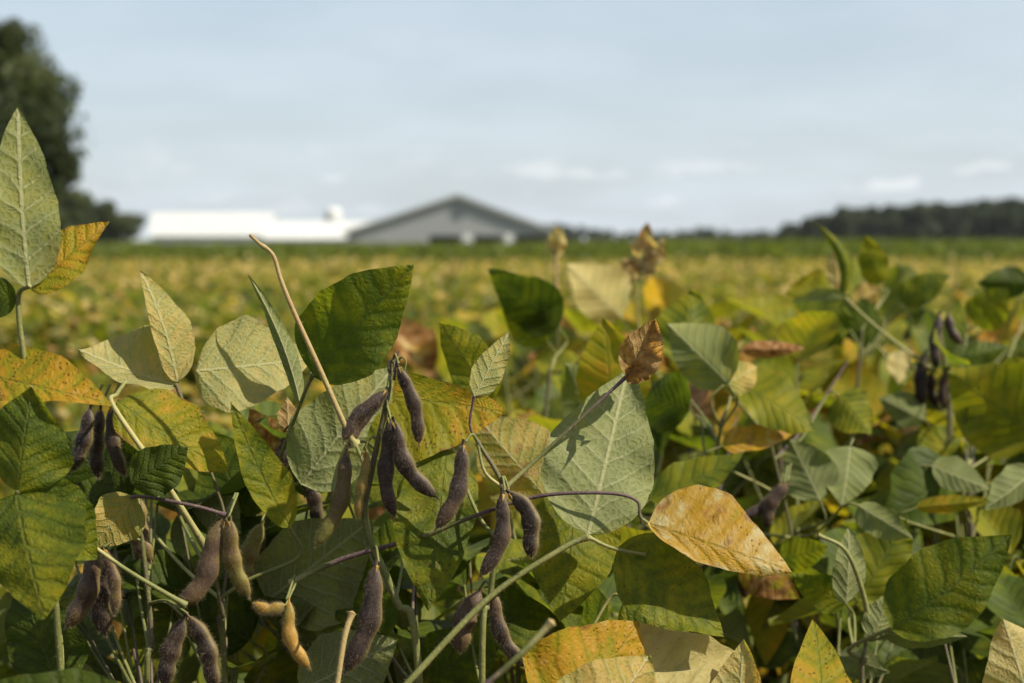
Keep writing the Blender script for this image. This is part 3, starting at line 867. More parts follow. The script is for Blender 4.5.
# the crumpled brown leaf at the end of its bare stalk
mb = MB()
c0 = at(627, 376, .86)
for (tx, ty, td, L, R, sl, sr, bw, seed) in ((655, 320, .862, 20, 22, -.8, -1.2, .12, .3), (664, 340, .872, 14, 10, .6, 1.4, -.1, .6), (657, 366, .85, 8, 12, .9, .5, .1, .8)):
    B, T = c0, at(tx, ty, td)
    dx, dy = tx - 627, ty - 376
    ln = math.hypot(dx, dy)
    vec = RT * (dy / ln) - UP * (-dx / ln)
    k = .86 / F
    add_leaf(mb, B, T, vec * L * k + FWD * sl * L * k, -vec * R * k + FWD * sr * R * k, -FWD * bw * np.linalg.norm(T - B), .9, .95, .2, 1.0, True, nt=22, ns=16, ruffle=.16, cup=.25, seed=seed, curl=.2)
lo = mb.build('leaflet', [LEAF], pets['d1'][0], roots['D'][1])
lo['label'] = 'crumpled dry brown leaf'

pods_of = {}
for (pk, x0, y0, x1, y1, d, hw, bend, t0, t1, seed) in PODS:
    root, foot = roots[pk]
    p0, p1 = at(x0, y0, d), at(x1, y1, d + rng.uniform(-.006, .006))
    dx, dy = x1 - x0, y1 - y0
    ln = math.hypot(dx, dy)
    bv = (RT * (-dy / ln) - UP * (dx / ln)) * (bend * d / F)
    mb = MB()
    near = d < 1.1
    add_pod(mb, p0, p1, bv, hw * d / F * .88, t0, t1, sides=16 if near else 10, n=34 if near else 18, hairs=1400 if near else 0, seed=seed, beans=3 if ln > 55 else 2)
    ax = unit(p1 - p0)
    add_calyx(mb, p0 + ax * 0.003, ax, 0.0022)
    # short stalk up to the stem
    path = stem_paths[pk]
    q = path[np.argmin(np.linalg.norm(path - (p0 + np.array([0, 0, .004])), axis=1))]
    if np.linalg.norm(q - p0) < 0.05:
        add_tube(mb, [q, (q + p0) / 2 + np.array([0, 0, .004]), p0 + ax * 0.001], 0.0009, 0.0008, .5, sides=6, mi=2)
    else:
        add_tube(mb, [p0 + np.array([0.004, .01, .012]), p0 + ax * 0.001], 0.0009, 0.0008, .5, sides=6, mi=2)
    mb.build('pod', [POD, HAIR, STEM], root, foot)

# tendrils where the tip of the pod cluster withered
root, foot = roots['C']
mb = MB()
add_tube(mb, [at(394, 380, .852), at(396, 366, .85), at(397, 358, .85), at(399, 351, .85)], .0009, .0004, .12, sides=6)
add_tube(mb, [at(390, 376, .852), at(388, 368, .852), at(390, 362, .852), at(394, 364, .852), at(394, 372, .852)], .0006, .0006, .12, sides=6)
add_tube(mb, [at(404, 372, .848), at(406, 362, .848), at(402, 357, .848), at(397, 362, .85)], .0006, .0006, .5, sides=6)
mb.build('tendril', [STEM], root, foot)

# ------------------------------------------------------------------ plants of the stand behind
CTRL = []


def plant_plan(r, tone, Hh=0.80, nodes=12):
    """where the leaves and pods of one plant sit, in its own space"""
    stem = [np.array([0, 0, -0.02])]
    x = y = 0.0
    for k in range(1, 7):
        x += r.uniform(-.012, .012)
        y += r.uniform(-.012, .012)
        stem.append(np.array([x, y, Hh * 0.86 * k / 6]))
    path = smooth_path(stem, 6)
    az = r.uniform(0, 6.28)
    leaves, pods = [], []
    for k in range(nodes):
        f = 0.28 + 0.72 * ((k + r.uniform(.2, .8)) / nodes) ** .7
        q = path[min(len(path) - 1, max(0, int(f * (len(path) - 1))))]
        az += math.pi + r.uniform(-.9, .9)
        el = math.radians(r.uniform(15, 60))
        ln = r.uniform(.09, .19) * (1.0 if f < .8 else .7)
        out = np.array([math.cos(az) * math.cos(el), math.sin(az) * math.cos(el), math.sin(el)])
        e = q + out * ln
        e[2] = min(e[2], Hh * r.uniform(.88, .98))
        mid = (q + e) / 2 + np.array([0, 0, -.25 * ln * .3])
        pet = [q, mid, e]
        lts = []
        ty = tone + r.gauss(0, .17)
        for m_, da in enumerate((0, 1.15, -1.15)):
            a2 = az + da + r.uniform(-.35, .35)
            pit = math.radians(r.choice([r.uniform(-75, -10), r.uniform(-40, 25), r.uniform(10, 75)]))
            dr = np.array([math.cos(a2) * math.cos(pit), math.sin(a2) * math.cos(pit), math.sin(pit)])
            side = unit(np.cross(dr, [0, 0, 1.0]) + 1e-6)
            nm = np.cross(side, dr)
            roll = r.uniform(-.9, .9)
            side, nm = side * math.cos(roll) + nm * math.sin(roll), nm * math.cos(roll) - side * math.sin(roll)
            Ln = r.uniform(.06, .105) * (1.08 if m_ == 0 else .95)
            hw = Ln * r.uniform(.27, .36)
            fold = r.uniform(-.1, .6)
            b0 = e + dr * (.022 if m_ == 0 else .004)
            yv = min(1.0, max(.02, ty + r.gauss(0, .07)))
            dry = r.uniform(.5, 1) if r.random() < .07 else 0
            if dry:
                yv = .92
            lts.append((b0, b0 + dr * Ln, -side * hw + nm * hw * fold, side * hw + nm * hw * fold, -nm * Ln * -r.uniform(0, .10), yv, min(1, yv + r.uniform(-.05, .14)), r.uniform(0, .45), dry, False))
        leaves.append((pet, lts))
        if f < .93:
            for _ in range(r.choice([0, 1, 1, 2])):
                a3 = r.uniform(0, 6.28)
                p0 = q + np.array([math.cos(a3), math.sin(a3), .2]) * .008
                p1 = p0 + np.array([math.cos(a3) * .018, math.sin(a3) * .018, -r.uniform(.04, .052)])
                pods.append((p0, p1, r.choice([.06, .12, .2, .3, .5, .62])))
    return stem, leaves, pods


def near_proto(seed, tone):
    r = random.Random(seed)
    stem, leaves, pods = plant_plan(r, tone, nodes=13)
    root = link('soybean_plant', None)
    mb = MB()
    add_tube(mb, stem, .0034, .0018, .55, sides=7)
    mb.build('stem', [STEM], root)
    for pet, lts in leaves:
        mb = MB()
        add_tube(mb, pet + [lts[0][0]], .0015, .001, .58 + r.uniform(-.2, .15), sides=6, n=4)
        po = mb.build('petiole', [STEM], root)
        for (b, t, wl, wr, bw, y0, y1, sp, dry, fl) in lts:
            mb = MB()
            add_leaf(mb, b, t, wl, wr, bw, y0, y1, sp, dry, fl, nt=12, ns=8, ruffle=.1 if dry else .04, cup=.12)
            mb.build('leaflet', [LEAFMID], po)
    for p0, p1, tn in pods:
        mb = MB()
        add_pod(mb, p0, p1, np.array([.004, .003, 0]), .0062, tn, min(1, tn + .08), sides=9, n=14)
        mb.build('pod', [POD], root)
    return root


def mid_proto(seed, tone):
    r = random.Random(seed)
    stem, leaves, pods = plant_plan(r, tone, nodes=11)
    root = link('soybean_plant', None)
    mb = MB()
    add_tube(mb, stem, .0034, .0018, .55, sides=5, n=3)
    for p0, p1, tn in pods:
        add_pod(mb, p0, p1, np.array([.004, .003, 0]), .0062, tn, tn, sides=6, n=8)
    mb.build('stem', [STEM], root)
    for pet, lts in leaves:
        mb = MB()
        add_tube(mb, pet + [lts[0][0]], .0015, .001, .58, sides=4, n=2, mi=1)
        for (b, t, wl, wr, bw, y0, y1, sp, dry, fl) in lts:
            add_leaf(mb, b, t, wl, wr, bw, y0, y1, sp, dry, fl, nt=7, ns=6, ruffle=.1 if dry else .04, cup=.12)
        mb.build('leaf', [LEAFMID, STEM], root)
    return root


def copy_tree(o, parent=None):
    c = o.copy()
    col.objects.link(c)
    c.parent = parent
    for ch in [x for x in o.children]:
        copy_tree(ch, c)
    return c


TONES = [('dark green', .16), ('green', .28), ('olive green', .36), ('lime green', .42), ('yellowing', .52), ('golden', .64), ('straw coloured', .80)]
near_protos = [(near_proto(100 + i, tn), nm) for i, (nm, tn) in enumerate(TONES)]
mid_protos = [(mid_proto(200 + i, tn), nm) for i, (nm, tn) in enumerate(TONES)]
used = set()


def ceil_row(px, d):
    """highest picture row a stand plant may reach, so that the front plants and the barn stay in view"""
    left = 400
    if px < 440:
        if d < 1.5:
            return 440 if px < 400 else 425
        z = .70
    elif px < 520:
        if d < 1.5:
            return 375
        z = .80
    else:
        if d < 1.35:
            return 450
        if d < 1.75:
            return 350
        if d < 2.6:
            return 268
        z = .91 if d < 4 else .82
    return 238 + F * (CAMZ - z) / d


spots = []
d = 1.22
while d < 5.3:
    half = 0.385 * d + 0.22
    step = 0.19 if d < 2.7 else 0.25
    x = -half + rng.uniform(0, step)
    while x < half:
        spots.append((x + rng.uniform(-.08, .08), d + rng.uniform(-.1, .1)))
        x += step * rng.uniform(.8, 1.25)
    d += 0.16 if d < 2.7 else 0.28
spots.sort(key=lambda s: s[1])
n_near = n_mid = 0
GROUP = 'soybean plants of the stand behind the front row'
for (x, dd) in spots:
    px = 512 + x / dd * F
    row = ceil_row(px, dd) + rng.uniform(0, 34) / max(dd, 1) ** .5
    ztop = at(px, row, dd)[2]
    if ztop < .42:
        ztop = .42
    near = dd < 2.6
    wts = [.8, 1.5, 2.2, 2.8, 2.0, .7, .3] if px > 430 else [.8, 1.4, 2, 2.2, 1.8, .8, .6]
    if dd < 1.7:
        wts = [2, 2.2, 2, 1.6, .5, 0, 0]
    if dd > 3:
        wts = [.6, 1.3, 2.0, 2.2, 1.9, .9, .7]
    i = rng.choices(range(7), wts)[0]
    proto, nm = (near_protos if near else mid_protos)[i]
    pid = ('n' if near else 'm', i)
    if pid in used:
        o = copy_tree(proto)
    else:
        used.add(pid)
        o = proto
    o.location = (x, dd, 0)
    s = ztop / .80
    w = max(s, .85) if dd > 1.4 else .72
    o.scale = (w, w, s)
    o.rotation_euler = (0, 0, rng.uniform(0, 6.28))
    where = 'close behind the front plants' if dd < 1.6 else 'midway into the dense stand' if dd < 2.6 else 'in the blurred rows beyond the dense stand' if dd < 4.6 else 'in the far blurred rows before the open field'
    tag(o, f'{nm} soybean plant {where}', 'plant', f'{nm} soybean plants {where}')
    n_near += near
    n_mid += not near
for k, ps in (('n', near_protos), ('m', mid_protos)):
    for i, (p, nm) in enumerate(ps):
        if (k, i) not in used:
            for c in list(p.children_recursive) + [p]:
                bpy.data.objects.remove(c)
print('stand plants', n_near, n_mid)


# ------------------------------------------------------------------ the field beyond, one mass
def leaf_mass(name, P, dirs, nrm, L, wd, yel, dry, mat, label):
    k = len(P)
    side = np.cross(dirs, nrm)
    side /= np.maximum(np.linalg.norm(side, axis=1, keepdims=True), 1e-9)
    nrm = np.cross(side, dirs)
    L_, w_ = L[:, None], wd[:, None]
    c = [P, P + dirs * L_ * .38 + side * w_ + nrm * w_ * .3, P + dirs * L_ * .42 + nrm * L_ * .04, P + dirs * L_ * .38 - side * w_ + nrm * w_ * .3, P + dirs * L_]
    v = np.stack(c, 1).reshape(-1, 3)
    b = np.arange(k)[:, None] * 5
    f = np.concatenate([b + np.array([[0, 1, 2]]), b + np.array([[0, 2, 3]]), b + np.array([[1, 4, 2]]), b + np.array([[2, 4, 3]])])
    uv = np.tile(np.array([[0, 0, 0], [.33, .38, 1], [0, .42, 0], [-.33, .38, -1], [0, 1, 0.0]]), (k, 1))
    dd = np.zeros((k, 5, 4))
    dd[..., 0] = yel[:, None]
    dd[..., 1] = .2
    dd[..., 2] = dry[:, None]
    dd[..., 3] = nrng.random(k)[:, None]
    mb = MB()
    mb.add(v, f, uv, dd.reshape(-1, 4))
    o = mb.build(name, [mat])
    tag(o, label, None, None, 'stuff')
    return o


def rand_dirs(k, up_bias):
    az = nrng.uniform(0, 2 * np.pi, k)
    pit = nrng.normal(-.15, .55, k)
    dr = np.stack([np.cos(az) * np.cos(pit), np.sin(az) * np.cos(pit), np.sin(pit)], 1)
    n = np.stack([nrng.normal(0, .55, k), nrng.normal(0, .55, k), np.full(k, up_bias)], 1)
    return dr, n


N = 110000
yy = 5.2 + (24.5 - 5.2) * nrng.random(N) ** 1.25
xx = (nrng.random(N) * 2 - 1) * (yy * .44 + 1.2)
clump = np.sin(xx * 2.1 + np.sin(yy * 1.7) * 2) * .5 + np.sin(yy * 2.6 + xx * .7) * .5
ztop = .71 + .07 * clump + nrng.normal(0, .03, N)
depth = np.abs(nrng.normal(0, .17, N))
P = np.stack([xx, yy, np.maximum(.08, ztop - depth)], 1)
dr, nn = rand_dirs(N, 1.0)
u = nrng.random(N)
far = np.clip((yy - 7) / 9, 0, 1)
cream = u < .15 + .25 * far
yel = np.where(cream, nrng.uniform(.90, 1, N), np.clip(.27 + .09 * clump + .05 * far + nrng.normal(0, .12, N), .04, .62))
dry = np.where((u > .90), nrng.uniform(.2, .6, N), 0)
leaf_mass('soybean_field', P, dr, nn, nrng.uniform(.06, .11, N), nrng.uniform(.022, .038, N), yel, dry, LEAFMID, 'ripening soybean crop fading from gold to olive across the open field')

# low growth under the stand so that no bare gaps show
N = 30000
yy = 1.05 + 6.0 * nrng.random(N) ** .8
xx = (nrng.random(N) * 2 - 1) * (yy * .42 + .5)
P = np.stack([xx, yy, nrng.uniform(.05, .46, N)], 1)
dr, nn = rand_dirs(N, .8)
leaf_mass('soybean_undergrowth', P, dr, nn, nrng.uniform(.06, .11, N), nrng.uniform(.02, .036, N), np.clip(nrng.normal(.22, .12, N), .02, 1), np.where(nrng.random(N) < .1, .8, 0), LEAFMID, 'shaded low soybean leaves between the stems')

# greener crop strip beyond
N = 90000
yy = 23.8 + 39.0 * nrng.random(N) ** 1.5
xx = (nrng.random(N) * 2 - 1) * (yy * .44 + 3)
rise = np.clip((xx / yy + .02) / .12, 0, 1)
top = .86 + .13 * rise * np.clip((yy - 24) / 10, .3, 1) + .04 * np.sin(xx * .8) * np.sin(yy * .5)
front = np.where(yy < 25.2, nrng.random(N) * .7, np.abs(nrng.normal(0, .12, N)))
P = np.stack([xx, yy, np.maximum(.05, top - front)], 1)
dr, nn = rand_dirs(N, .6)
leaf_mass('green_crop', P, dr, nn, nrng.uniform(.10, .20, N), nrng.uniform(.03, .05, N), np.clip(nrng.normal(.19, .09, N), .02, 1), np.zeros(N), LEAFMID, 'strip of greener taller crop between the soybeans and the barns')

# ------------------------------------------------------------------ ground
rad = np.concatenate([[0.0, .5, 1, 2, 4, 8, 14, 20, 28, 40, 55, 65], np.linspace(80, 300, 12), [400, 600, 900, 1400, 2200, 3400, 4200]])
S = 72
th = np.arange(S) / S * 2 * np.pi
v = []
for r_ in rad:
    z = 0.0 if r_ < 66 else -2.2 * min(1, (r_ - 65) / 140)
    v += [[r_ * math.cos(a), r_ * math.sin(a), z] for a in th]
mb = MB()
mb.add(np.array(v), ring_faces(len(rad), S)[:, ::-1])
gm, nt = new_mat('field_ground')
t = NT(nt)
pos = t.n('ShaderNodeTexCoord').outputs['Object']
X, Y, Z = t.sep(pos)
dist = t.m('SQRT', t.m('ADD', t.m('MULTIPLY', X, X), t.m('MULTIPLY', Y, Y)))
soil = t.mix(t.noise(pos, 9.0, 6.0, .7), (.035, .024, .015), (.11, .08, .05))
grass = t.mix(t.noise(pos, .05, 4.0, .6), (.06, .085, .018), (.13, .13, .035))
t.out(t.principled(t.mix(t.ss(dist, 45, 64), soil, grass), .9, .15, t.bump(t.noise(pos, 25.0, 5.0, .7), .8, .03)))
g = mb.build('ground', [gm])
tag(g, 'brown field soil running out to green grassland', None, None, 'structure')

# ------------------------------------------------------------------ farm buildings
WHITE = metal_sheet('white_metal', (.47, .48, .49), .3)
GREY = metal_sheet('grey_metal', (.23, .24, .255), .3)
GREYROOF = metal_sheet('roof_metal', (.28, .29, .305), .3)
DARK = plain('bay_shade_paint', (.035, .037, .04), .9, .1)  # near-black colour standing for the shade inside the barn bays
TRIM = plain('trim_paint', (.50, .51, .52), .5, .3)
VENT = plain('vent_paint', (.13, .15, .17), .6, .3)
CONC = plain('concrete', (.34, .33, .31), .85, .2)


def box(mb, a, b, mi=0):
    x0, y0, z0 = a
    x1, y1, z1 = b
    v = [(x0, y0, z0), (x1, y0, z0), (x1, y1, z0), (x0, y1, z0), (x0, y0, z1), (x1, y0, z1), (x1, y1, z1), (x0, y1, z1)]
    mb.add(v, [(0, 3, 2, 1), (4, 5, 6, 7), (0, 1, 5, 4), (1, 2, 6, 5), (2, 3, 7, 6), (3, 0, 4, 7)], mi=mi)


def prism(mb, poly, y0, y1, mi=0):
    """polygon in x, z pushed from y0 to y1"""
    n = len(poly)
    v = [(x, y0, z) for x, z in poly] + [(x, y1, z) for x, z in poly]
    mb.add(v, [list(range(n))], mi=mi)
    mb.add(v, [list(range(2 * n - 1, n - 1, -1))], mi=mi)
    mb.add(v, [(i, i + n, (i + 1) % n + n, (i + 1) % n) for i in range(n)], mi=mi)


def gx(px, d):
    return (px - 512) / F * d


def gz(py, d):
    return CAMZ + (238 - py) / F * d


D = 284.0
o0 = np.array([gx(458, D), D, -2.3])
barn = thing('grey_barn', 'wide grey metal barn with a low gable and dark open bays', 'barn', o0)
xl, xr, xm = gx(348, D) - o0[0], gx(556, D) - o0[0], 0.0
ze, za = gz(233, D) + 2.3, gz(197, D) + 2.3
zo = gz(235, D) + 2.3
ops = [(gx(a, D) - o0[0], gx(b, D) - o0[0]) for a, b in ((429, 461), (474, 503), (515, 548))]
mb = MB()
prism(mb, [(xl, zo), (xr, zo), (xr, ze), (xm, za), (xl, ze)], 0, .25)
edges = [xl] + [e for op in ops for e in op] + [xr]
for i in range(0, len(edges), 2):
    box(mb, (edges[i], 0, 0), (edges[i + 1], .25, zo))
box(mb, (xl, .25, 0), (xl + .25, 70, ze))
box(mb, (xr - .25, .25, 0), (xr, 70, ze))
prism(mb, [(xl, 0), (xr, 0), (xr, ze), (xm, za), (xl, ze)], 70, 70.25)
mb.build('wall', [GREY], barn, smooth=False)
for sx, xe in ((-1, xl), (1, xr)):
    mb = MB()
    sl = (za - ze) / abs(xe)
    xo = xe * 1.04
    prism(mb, [(xm, za + .06), (xo, ze - sl * abs(xe) * .04 + .06), (xo, ze - sl * abs(xe) * .04 + .75), (xm, za + .75)], -.9, 70.6)
    mb.build('roof', [GREYROOF], barn, smooth=False)
for a, b in ops:  # dark panel set inside each open bay, painting in the interior shade
    mb = MB()
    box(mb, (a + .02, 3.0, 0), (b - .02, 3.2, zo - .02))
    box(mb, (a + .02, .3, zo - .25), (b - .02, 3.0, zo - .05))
    mb.build('bay_shade_panel', [DARK], barn, smooth=False)
for a, b in ((ops[0][1], ops[1][0]), (ops[1][1], ops[2][0])):
    mb = MB()
    box(mb, ((a + b) / 2 - .75, -.12, 0), ((a + b) / 2 + .75, -.01, zo + .3))
    mb.build('post', [TRIM], barn, smooth=False)
mb = MB()
zc = gz(213, D) + 2.3
poly = [(xm + 1.35 * math.cos(k * math.pi / 4 + math.pi / 8), zc + 1.35 * math.sin(k * math.pi / 4 + math.pi / 8)) for k in range(8)]
prism(mb, poly, -.12, -.01)
for k in range(5):
    box(mb, (-.95, -.2, zc - .9 + k * .42), (.95, -.12, zc - .75 + k * .42))
mb.build('gable_vent', [VENT], barn, smooth=False)


def long_shed(name, label, px0, px1, pye, pya, D, deep, nbays):
    x0, x1 = gx(px0, D), gx(px1, D)
    xc = (x0 + x1) / 2
    root = thing(name, label, 'shed', (xc, D, -2.3))
    hw = (x1 - x0) / 2
    ze, za = gz(pye, D) + 2.3, gz(pya, D) + 2.3
    mb = MB()
    box(mb, (-hw, 0, 0), (hw, .2, ze))
    box(mb, (-hw, deep - .2, 0), (hw, deep, ze))
    for sx in (-hw, hw - .2):
        v = [(sx, .2, 0), (sx, deep - .2, 0), (sx, deep - .2, ze), (sx, deep / 2, za), (sx, .2, ze)]
        v2 = [(a + .2, b, c) for a, b, c in v]
        mb.add(v + v2, [[4, 3, 2, 1, 0], [5, 6, 7, 8, 9]])
        mb.add(v + v2, [(i, (i + 1) % 5, (i + 1) % 5 + 5, i + 5) for i in range(5)])
    mb.build('wall', [WHITE], root, smooth=False)
    for (ya, yb) in ((-.6, deep / 2), (deep + .6, deep / 2)):
        mb = MB()
        v = [(-hw - .4, ya, ze - .05), (hw + .4, ya, ze - .05), (hw + .4, yb, za + .02), (-hw - .4, yb, za + .02)]
        v2 = [(a, b, c + .25) for a, b, c in v]
        mb.add(v + v2, [(0, 3, 2, 1), (4, 5, 6, 7), (0, 1, 5, 4), (1, 2, 6, 5), (2, 3, 7, 6), (3, 0, 4, 7)])
        mb.build('roof', [WHITE], root, smooth=False)
    for k in range(nbays):
        xk = -hw + (k + .5) * 2 * hw / nbays
        mb = MB()
        box(mb, (xk - .9, -.06, .3), (xk + .9, -.005, 1.6))
        mb.build('window', [VENT], root, smooth=False)
    return root


long_shed('white_shed', 'taller white metal shed with a bright roof nearest the dark trees', 152, 272, 236, 213, 330.0, 6.0, 6)
long_shed('white_shed', 'lower white metal shed between the taller shed and the grey barn', 266, 372, 239, 222, 300.0, 6.0, 5)
Ds = 345.0
silo = thing('silo', 'white domed silo rising behind the lower white shed', 'silo', (gx(334, Ds), Ds, -2.3))
prof = [(2.1, 0)] + [(2.1, gz(214, Ds) + 2.3)]
zt = gz(214, Ds) + 2.3
mb = MB()
S2 = 24
th2 = np.arange(S2) / S2 * 2 * np.pi
rings = np.array([[[2.1 * math.cos(a), 2.1 * math.sin(a), z] for a in th2] for z in np.linspace(0, zt, 8)])
mb.add(rings.reshape(-1, 3), ring_faces(8, S2))
mb.build('tower', [WHITE], silo)
mb = MB()
rings = np.array([[[2.2 * math.cos(b) * math.cos(a), 2.2 * math.cos(b) * math.sin(a), zt + 1.7 * math.sin(b)] for a in th2] for b in np.linspace(0, math.pi / 2 - .02, 8)])
mb.add(rings.reshape(-1, 3), ring_faces(8, S2))
mb.build('dome', [WHITE], silo)


# ------------------------------------------------------------------ trees
def tree_leaf_material(name, dark, lite):
    m, nt = new_mat(name)
    t = NT(nt)
    r = t.sep(t.attr('leafdata').outputs['Vector'])[0]
    c = t.mix(r, dark, lite)
    pb = t.principled(c, .6, .25)
    tr = t.n('ShaderNodeBsdfTranslucent')
    t.put(tr.inputs['Color'], c)
    ms = t.n('ShaderNodeMixShader')
    ms.inputs[0].default_value = .25
    nt.links.new(pb, ms.inputs[1])
    nt.links.new(tr.outputs[0], ms.inputs[2])
    t.out(ms.outputs[0])
    return m


TREE = tree_leaf_material('tree_foliage', (.012, .024, .004), (.048, .060, .009))
WOOD = tree_leaf_material('wood_foliage', (.012, .024, .007), (.036, .052, .012))
BARK = plain('bark', (.10, .075, .055), .9, .1, 6.0, .4, .05)


def tree_meshes(seed, h, rx, rz, zc, nl, nq, q, mat, extra=()):
    """crown of leaf clumps round a branching trunk, base at the origin"""
    r = np.random.default_rng(seed)
    rr = random.Random(seed)
    tb = MB()
    add_tube(tb, [np.array([0, 0, -.3]), np.array([.1, .1, h * .3]), np.array([0, .2, h * .75])], h * .028, h * .008, .5, sides=8)
    lob = []
    for k in range(nl):
        a, b = rr.uniform(0, 6.28), rr.uniform(-1, 1)
        f = rr.uniform(.45, .92)
        c = np.array([math.cos(a) * math.sqrt(1 - b * b) * rx * f, math.sin(a) * math.sqrt(1 - b * b) * rx * f, zc + b * rz * f])
        lob.append((c, rr.uniform(.22, .38) * rx, rr.uniform(0, 1)))
        if k % 2 == 0:
            add_tube(tb, [np.array([0, 0, h * rr.uniform(.2, .55)]), c * np.array([.5, .5, .8]), c], h * .010, h * .002, .5, sides=5, n=3)
    lob.append((np.array([0, 0, zc]), rx * .6, .4))
    for e in extra:
        lob.append((np.array(e[:3]), e[3], rr.uniform(0, .6)))
    mb = MB()
    V, Fc, Dt = [], [], []
    per = nq // len(lob)
    for c, R, tone in lob:
        n = r.normal(size=(per, 3))
        n /= np.linalg.norm(n, axis=1, keepdims=True)
        p = c + n * (R * r.uniform(.55, 1.12, (per, 1))) * np.array([1, 1, .85])
        nn = n + r.normal(0, .5, (per, 3))
        a = np.cross(nn, r.normal(size=(per, 3)))
        a /= np.linalg.norm(a, axis=1, keepdims=True)
        b = np.cross(nn, a)
        b /= np.linalg.norm(b, axis=1, keepdims=True)
        sz = q * r.uniform(.5, 1.3, (per, 1))
        V.append(np.stack([p - a * sz, p + b * sz * .6, p + a * sz, p - b * sz * .6], 1).reshape(-1, 3))
        Dt.append(np.repeat(np.clip(tone * .6 + r.uniform(-.2, .5, per), 0, 1), 4))
    V = np.concatenate(V)
    d_ = np.zeros((len(V), 4))
    d_[:, 0] = np.concatenate(Dt)
    mb.add(V, np.arange(len(V)).reshape(-1, 4), d=d_)
    return tb.mesh('trunk', [BARK]), mb.mesh('crown', [mat], smooth=False)


def tree(loc, meshes, label, group=None, s=1.0, rot=0.0, sz=1.0):
    root = thing('broadleaf_tree', label, 'tree', loc, group)
    root.scale = (s, s, s * sz)
    root.rotation_euler = (0, 0, rot)
    link('trunk', meshes[0], root)
    link('crown', meshes[1], root)
    return root


Dt_ = 85.0
big = tree_meshes(3, 14.0, 5.6, 5.9, 7.6, 40, 20000, .26, TREE, [(4.6, -.5, 6.6, 1.2), (5.4, 0, 5.4, .9), (3.9, 0, 4.6, 1.5), (3.2, -.6, 3.2, 1.5), (4.4, .5, 8.0, 1.1), (2.0, -1, 2.4, 1.6), (3.2, 0, 10.2, 1.3), (2.4, 0, 12.2, 1.0)])
tree((gx(-23, Dt_), Dt_, -.4), big, 'tall dark tree towering over the field edge, cut by the frame', sz=1.1)
side = tree_meshes(8, 5.5, 1.6, 2.0, 3.6, 9, 2500, .2, TREE)
mid_t = tree_meshes(21, 12.0, 5.0, 5.6, 6.2, 22, 6000, .42, TREE)
mid_u = tree_meshes(22, 12.0, 5.4, 5.2, 6.0, 22, 6000, .42, TREE)
for (px, dd, s, ms, lb) in ((40, 215, .95, mid_u, 'dark tree in the low clump beneath the tall tree'), (66, 235, 1.22, mid_t, 'rounded dark tree in the middle of the low clump left of the white shed'),
                            (110, 250, .95, mid_u, 'smallest dark tree, next to the white shed')):
    tree((gx(px, dd), dd, -2.3), ms, lb, s=s, rot=px)
wood = [tree_meshes(40 + i, 13.0, 5.6, 6.0, 6.6, 18, 3600, .6, WOOD) for i in range(4)]
for k in range(44):
    px = 784 + k * 8.4 + rng.uniform(-4, 4)
    dd = 455 + rng.uniform(-15, 40)
    toprow = np.interp(px, [772, 786, 800, 830, 860, 1024, 1160], [230, 224, 216, 207, 203, 194, 190]) + rng.uniform(-2, 3)
    hh = gz(toprow, dd) + 2.3
    tree((gx(px, dd), dd, -2.3), wood[k % 4], 'one of the dark trees massed in the wood along the field edge', 'trees of the wood along the field edge', s=hh / 12.8, rot=rng.uniform(0, 6))
for k in range(46):
    px = 540 + k * 5.9 + rng.uniform(-3, 3)
    dd = 900 + rng.uniform(-60, 60)
    toprow = np.interp(px, [560, 585, 620, 640, 680, 700, 720, 735, 780, 800], [223, 226, 230, 232, 229, 225, 228, 231, 229, 225]) + rng.uniform(-1.5, 2)
    hh = gz(toprow, dd) + 2.3
    tree((gx(px, dd), dd, -2.3), wood[k % 4], 'one of the small hazy trees far off behind the crop', 'hazy trees far off on the horizon', s=max(.4, hh / 12.8), rot=rng.uniform(0, 6))

# ------------------------------------------------------------------ air
mb = MB()
box(mb, (-4300, -4300, -3.6), (4300, 4300, 40))
hm, nt = new_mat('haze')
t = NT(nt)
pv = t.n('ShaderNodeVolumePrincipled')
pv.inputs['Color'].default_value = (.86, .91, 1, 1)
pv.inputs['Density'].default_value = .00006
o = t.n('ShaderNodeOutputMaterial')
nt.links.new(pv.outputs[0], o.inputs['Volume'])
hz = mb.build('haze', [hm], smooth=False)
tag(hz, 'thin pale summer haze over the fields', None, None, 'stuff')

# ------------------------------------------------------------------ light and sky
to_sun = np.array([.62, -.26, .72])
to_sun = to_sun / np.linalg.norm(to_sun)
el = math.asin(to_sun[2])
az = math.atan2(to_sun[0], to_sun[1])
sd = bpy.data.lights.new('sun', 'SUN')
sd.energy = 5.0
sd.angle = math.radians(.55)
sd.color = (1, .91, .74)
so = bpy.data.objects.new('sun', sd)
col.objects.link(so)
so.rotation_euler = Vector(to_sun).to_track_quat('Z', 'Y').to_euler()

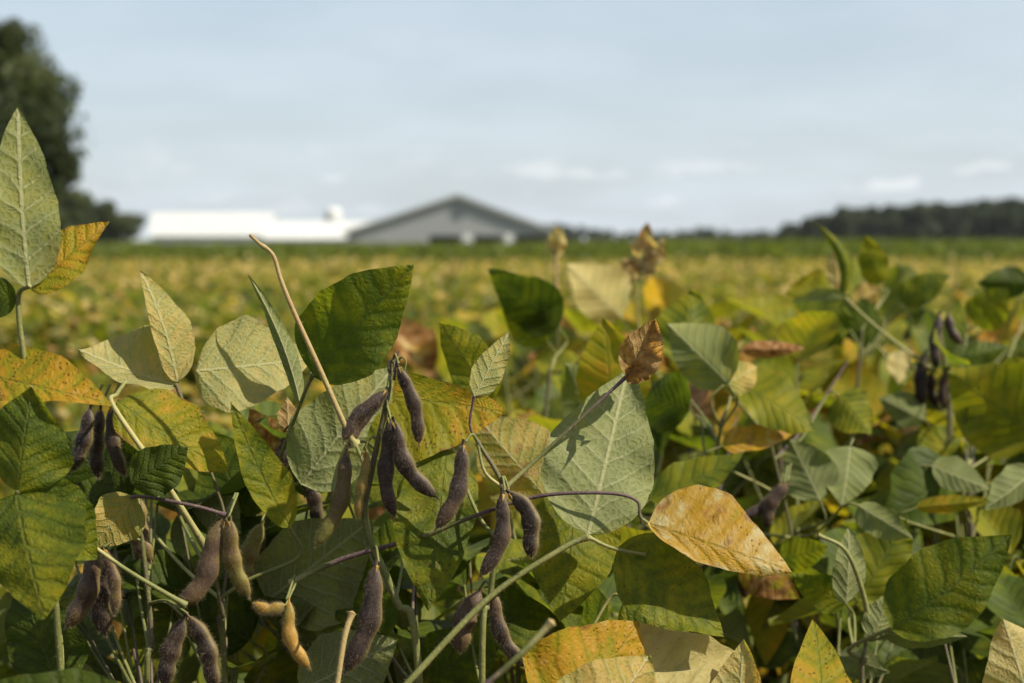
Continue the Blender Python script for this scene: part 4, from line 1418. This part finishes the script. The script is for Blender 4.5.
w = bpy.data.worlds.new("World")
scene.world = w
w.use_nodes = True
nt = w.node_tree
for n in list(nt.nodes):
    nt.nodes.remove(n)
t = NT(nt)
sky = t.n('ShaderNodeTexSky', sky_type='NISHITA')
sky.sun_disc = False
sky.sun_elevation = el
sky.sun_rotation = az
sky.air_density = 1.0
sky.dust_density = 2.0
sky.ozone_density = 1.5
gen = t.n('ShaderNodeTexCoord').outputs['Generated']
sx, sy, sz = t.sep(gen)
flat = t.comb(t.m('DIVIDE', sx, t.m('ADD', sz, .16)), t.m('DIVIDE', sy, t.m('ADD', sz, .16)), 0.0)
veil = t.ss(t.noise(flat, 1.1, 5.0, .55), .30, .75)
puff_v = t.comb(t.m('MULTIPLY', sx, 1.0), t.m('MULTIPLY', sy, 1.0), t.m('MULTIPLY', sz, 3.2))
puff = t.m('MULTIPLY', t.ss(t.noise(puff_v, 23.0, 4.0, .5), .55, .70), t.m('MULTIPLY', t.inv(t.ss(sz, .035, .075)), t.ss(sz, .012, .03)))
hazeband = t.inv(t.ss(sz, .0, .16))
cl = t.m('ADD', t.m('MULTIPLY', veil, .22), t.m('ADD', .50, t.m('MULTIPLY', hazeband, .14)), clamp=True)
CLOUD = (6.2, 7.0, 7.6)
colr = t.mix(cl, sky.outputs[0], CLOUD)
colr = t.mix(t.m('MULTIPLY', puff, .5), colr, (8.6, 8.7, 8.7))
bg = t.n('ShaderNodeBackground')
t.put(bg.inputs['Color'], colr)
bg.inputs['Strength'].default_value = .066
wo = t.n('ShaderNodeOutputWorld')
nt.links.new(bg.outputs[0], wo.inputs['Surface'])

# ------------------------------------------------------------------ render settings
scene.render.engine = 'CYCLES'
c = scene.cycles
c.use_denoising = True
c.max_bounces = 8
c.diffuse_bounces = 3
c.transmission_bounces = 4
c.transparent_max_bounces = 4
c.volume_bounces = 0
c.sample_clamp_indirect = 6
c.caustics_reflective = False
c.caustics_refractive = False
scene.view_settings.view_transform = 'Standard'
scene.view_settings.look = 'None'
scene.view_settings.exposure = 0.90
scene.view_settings.gamma = 1.0
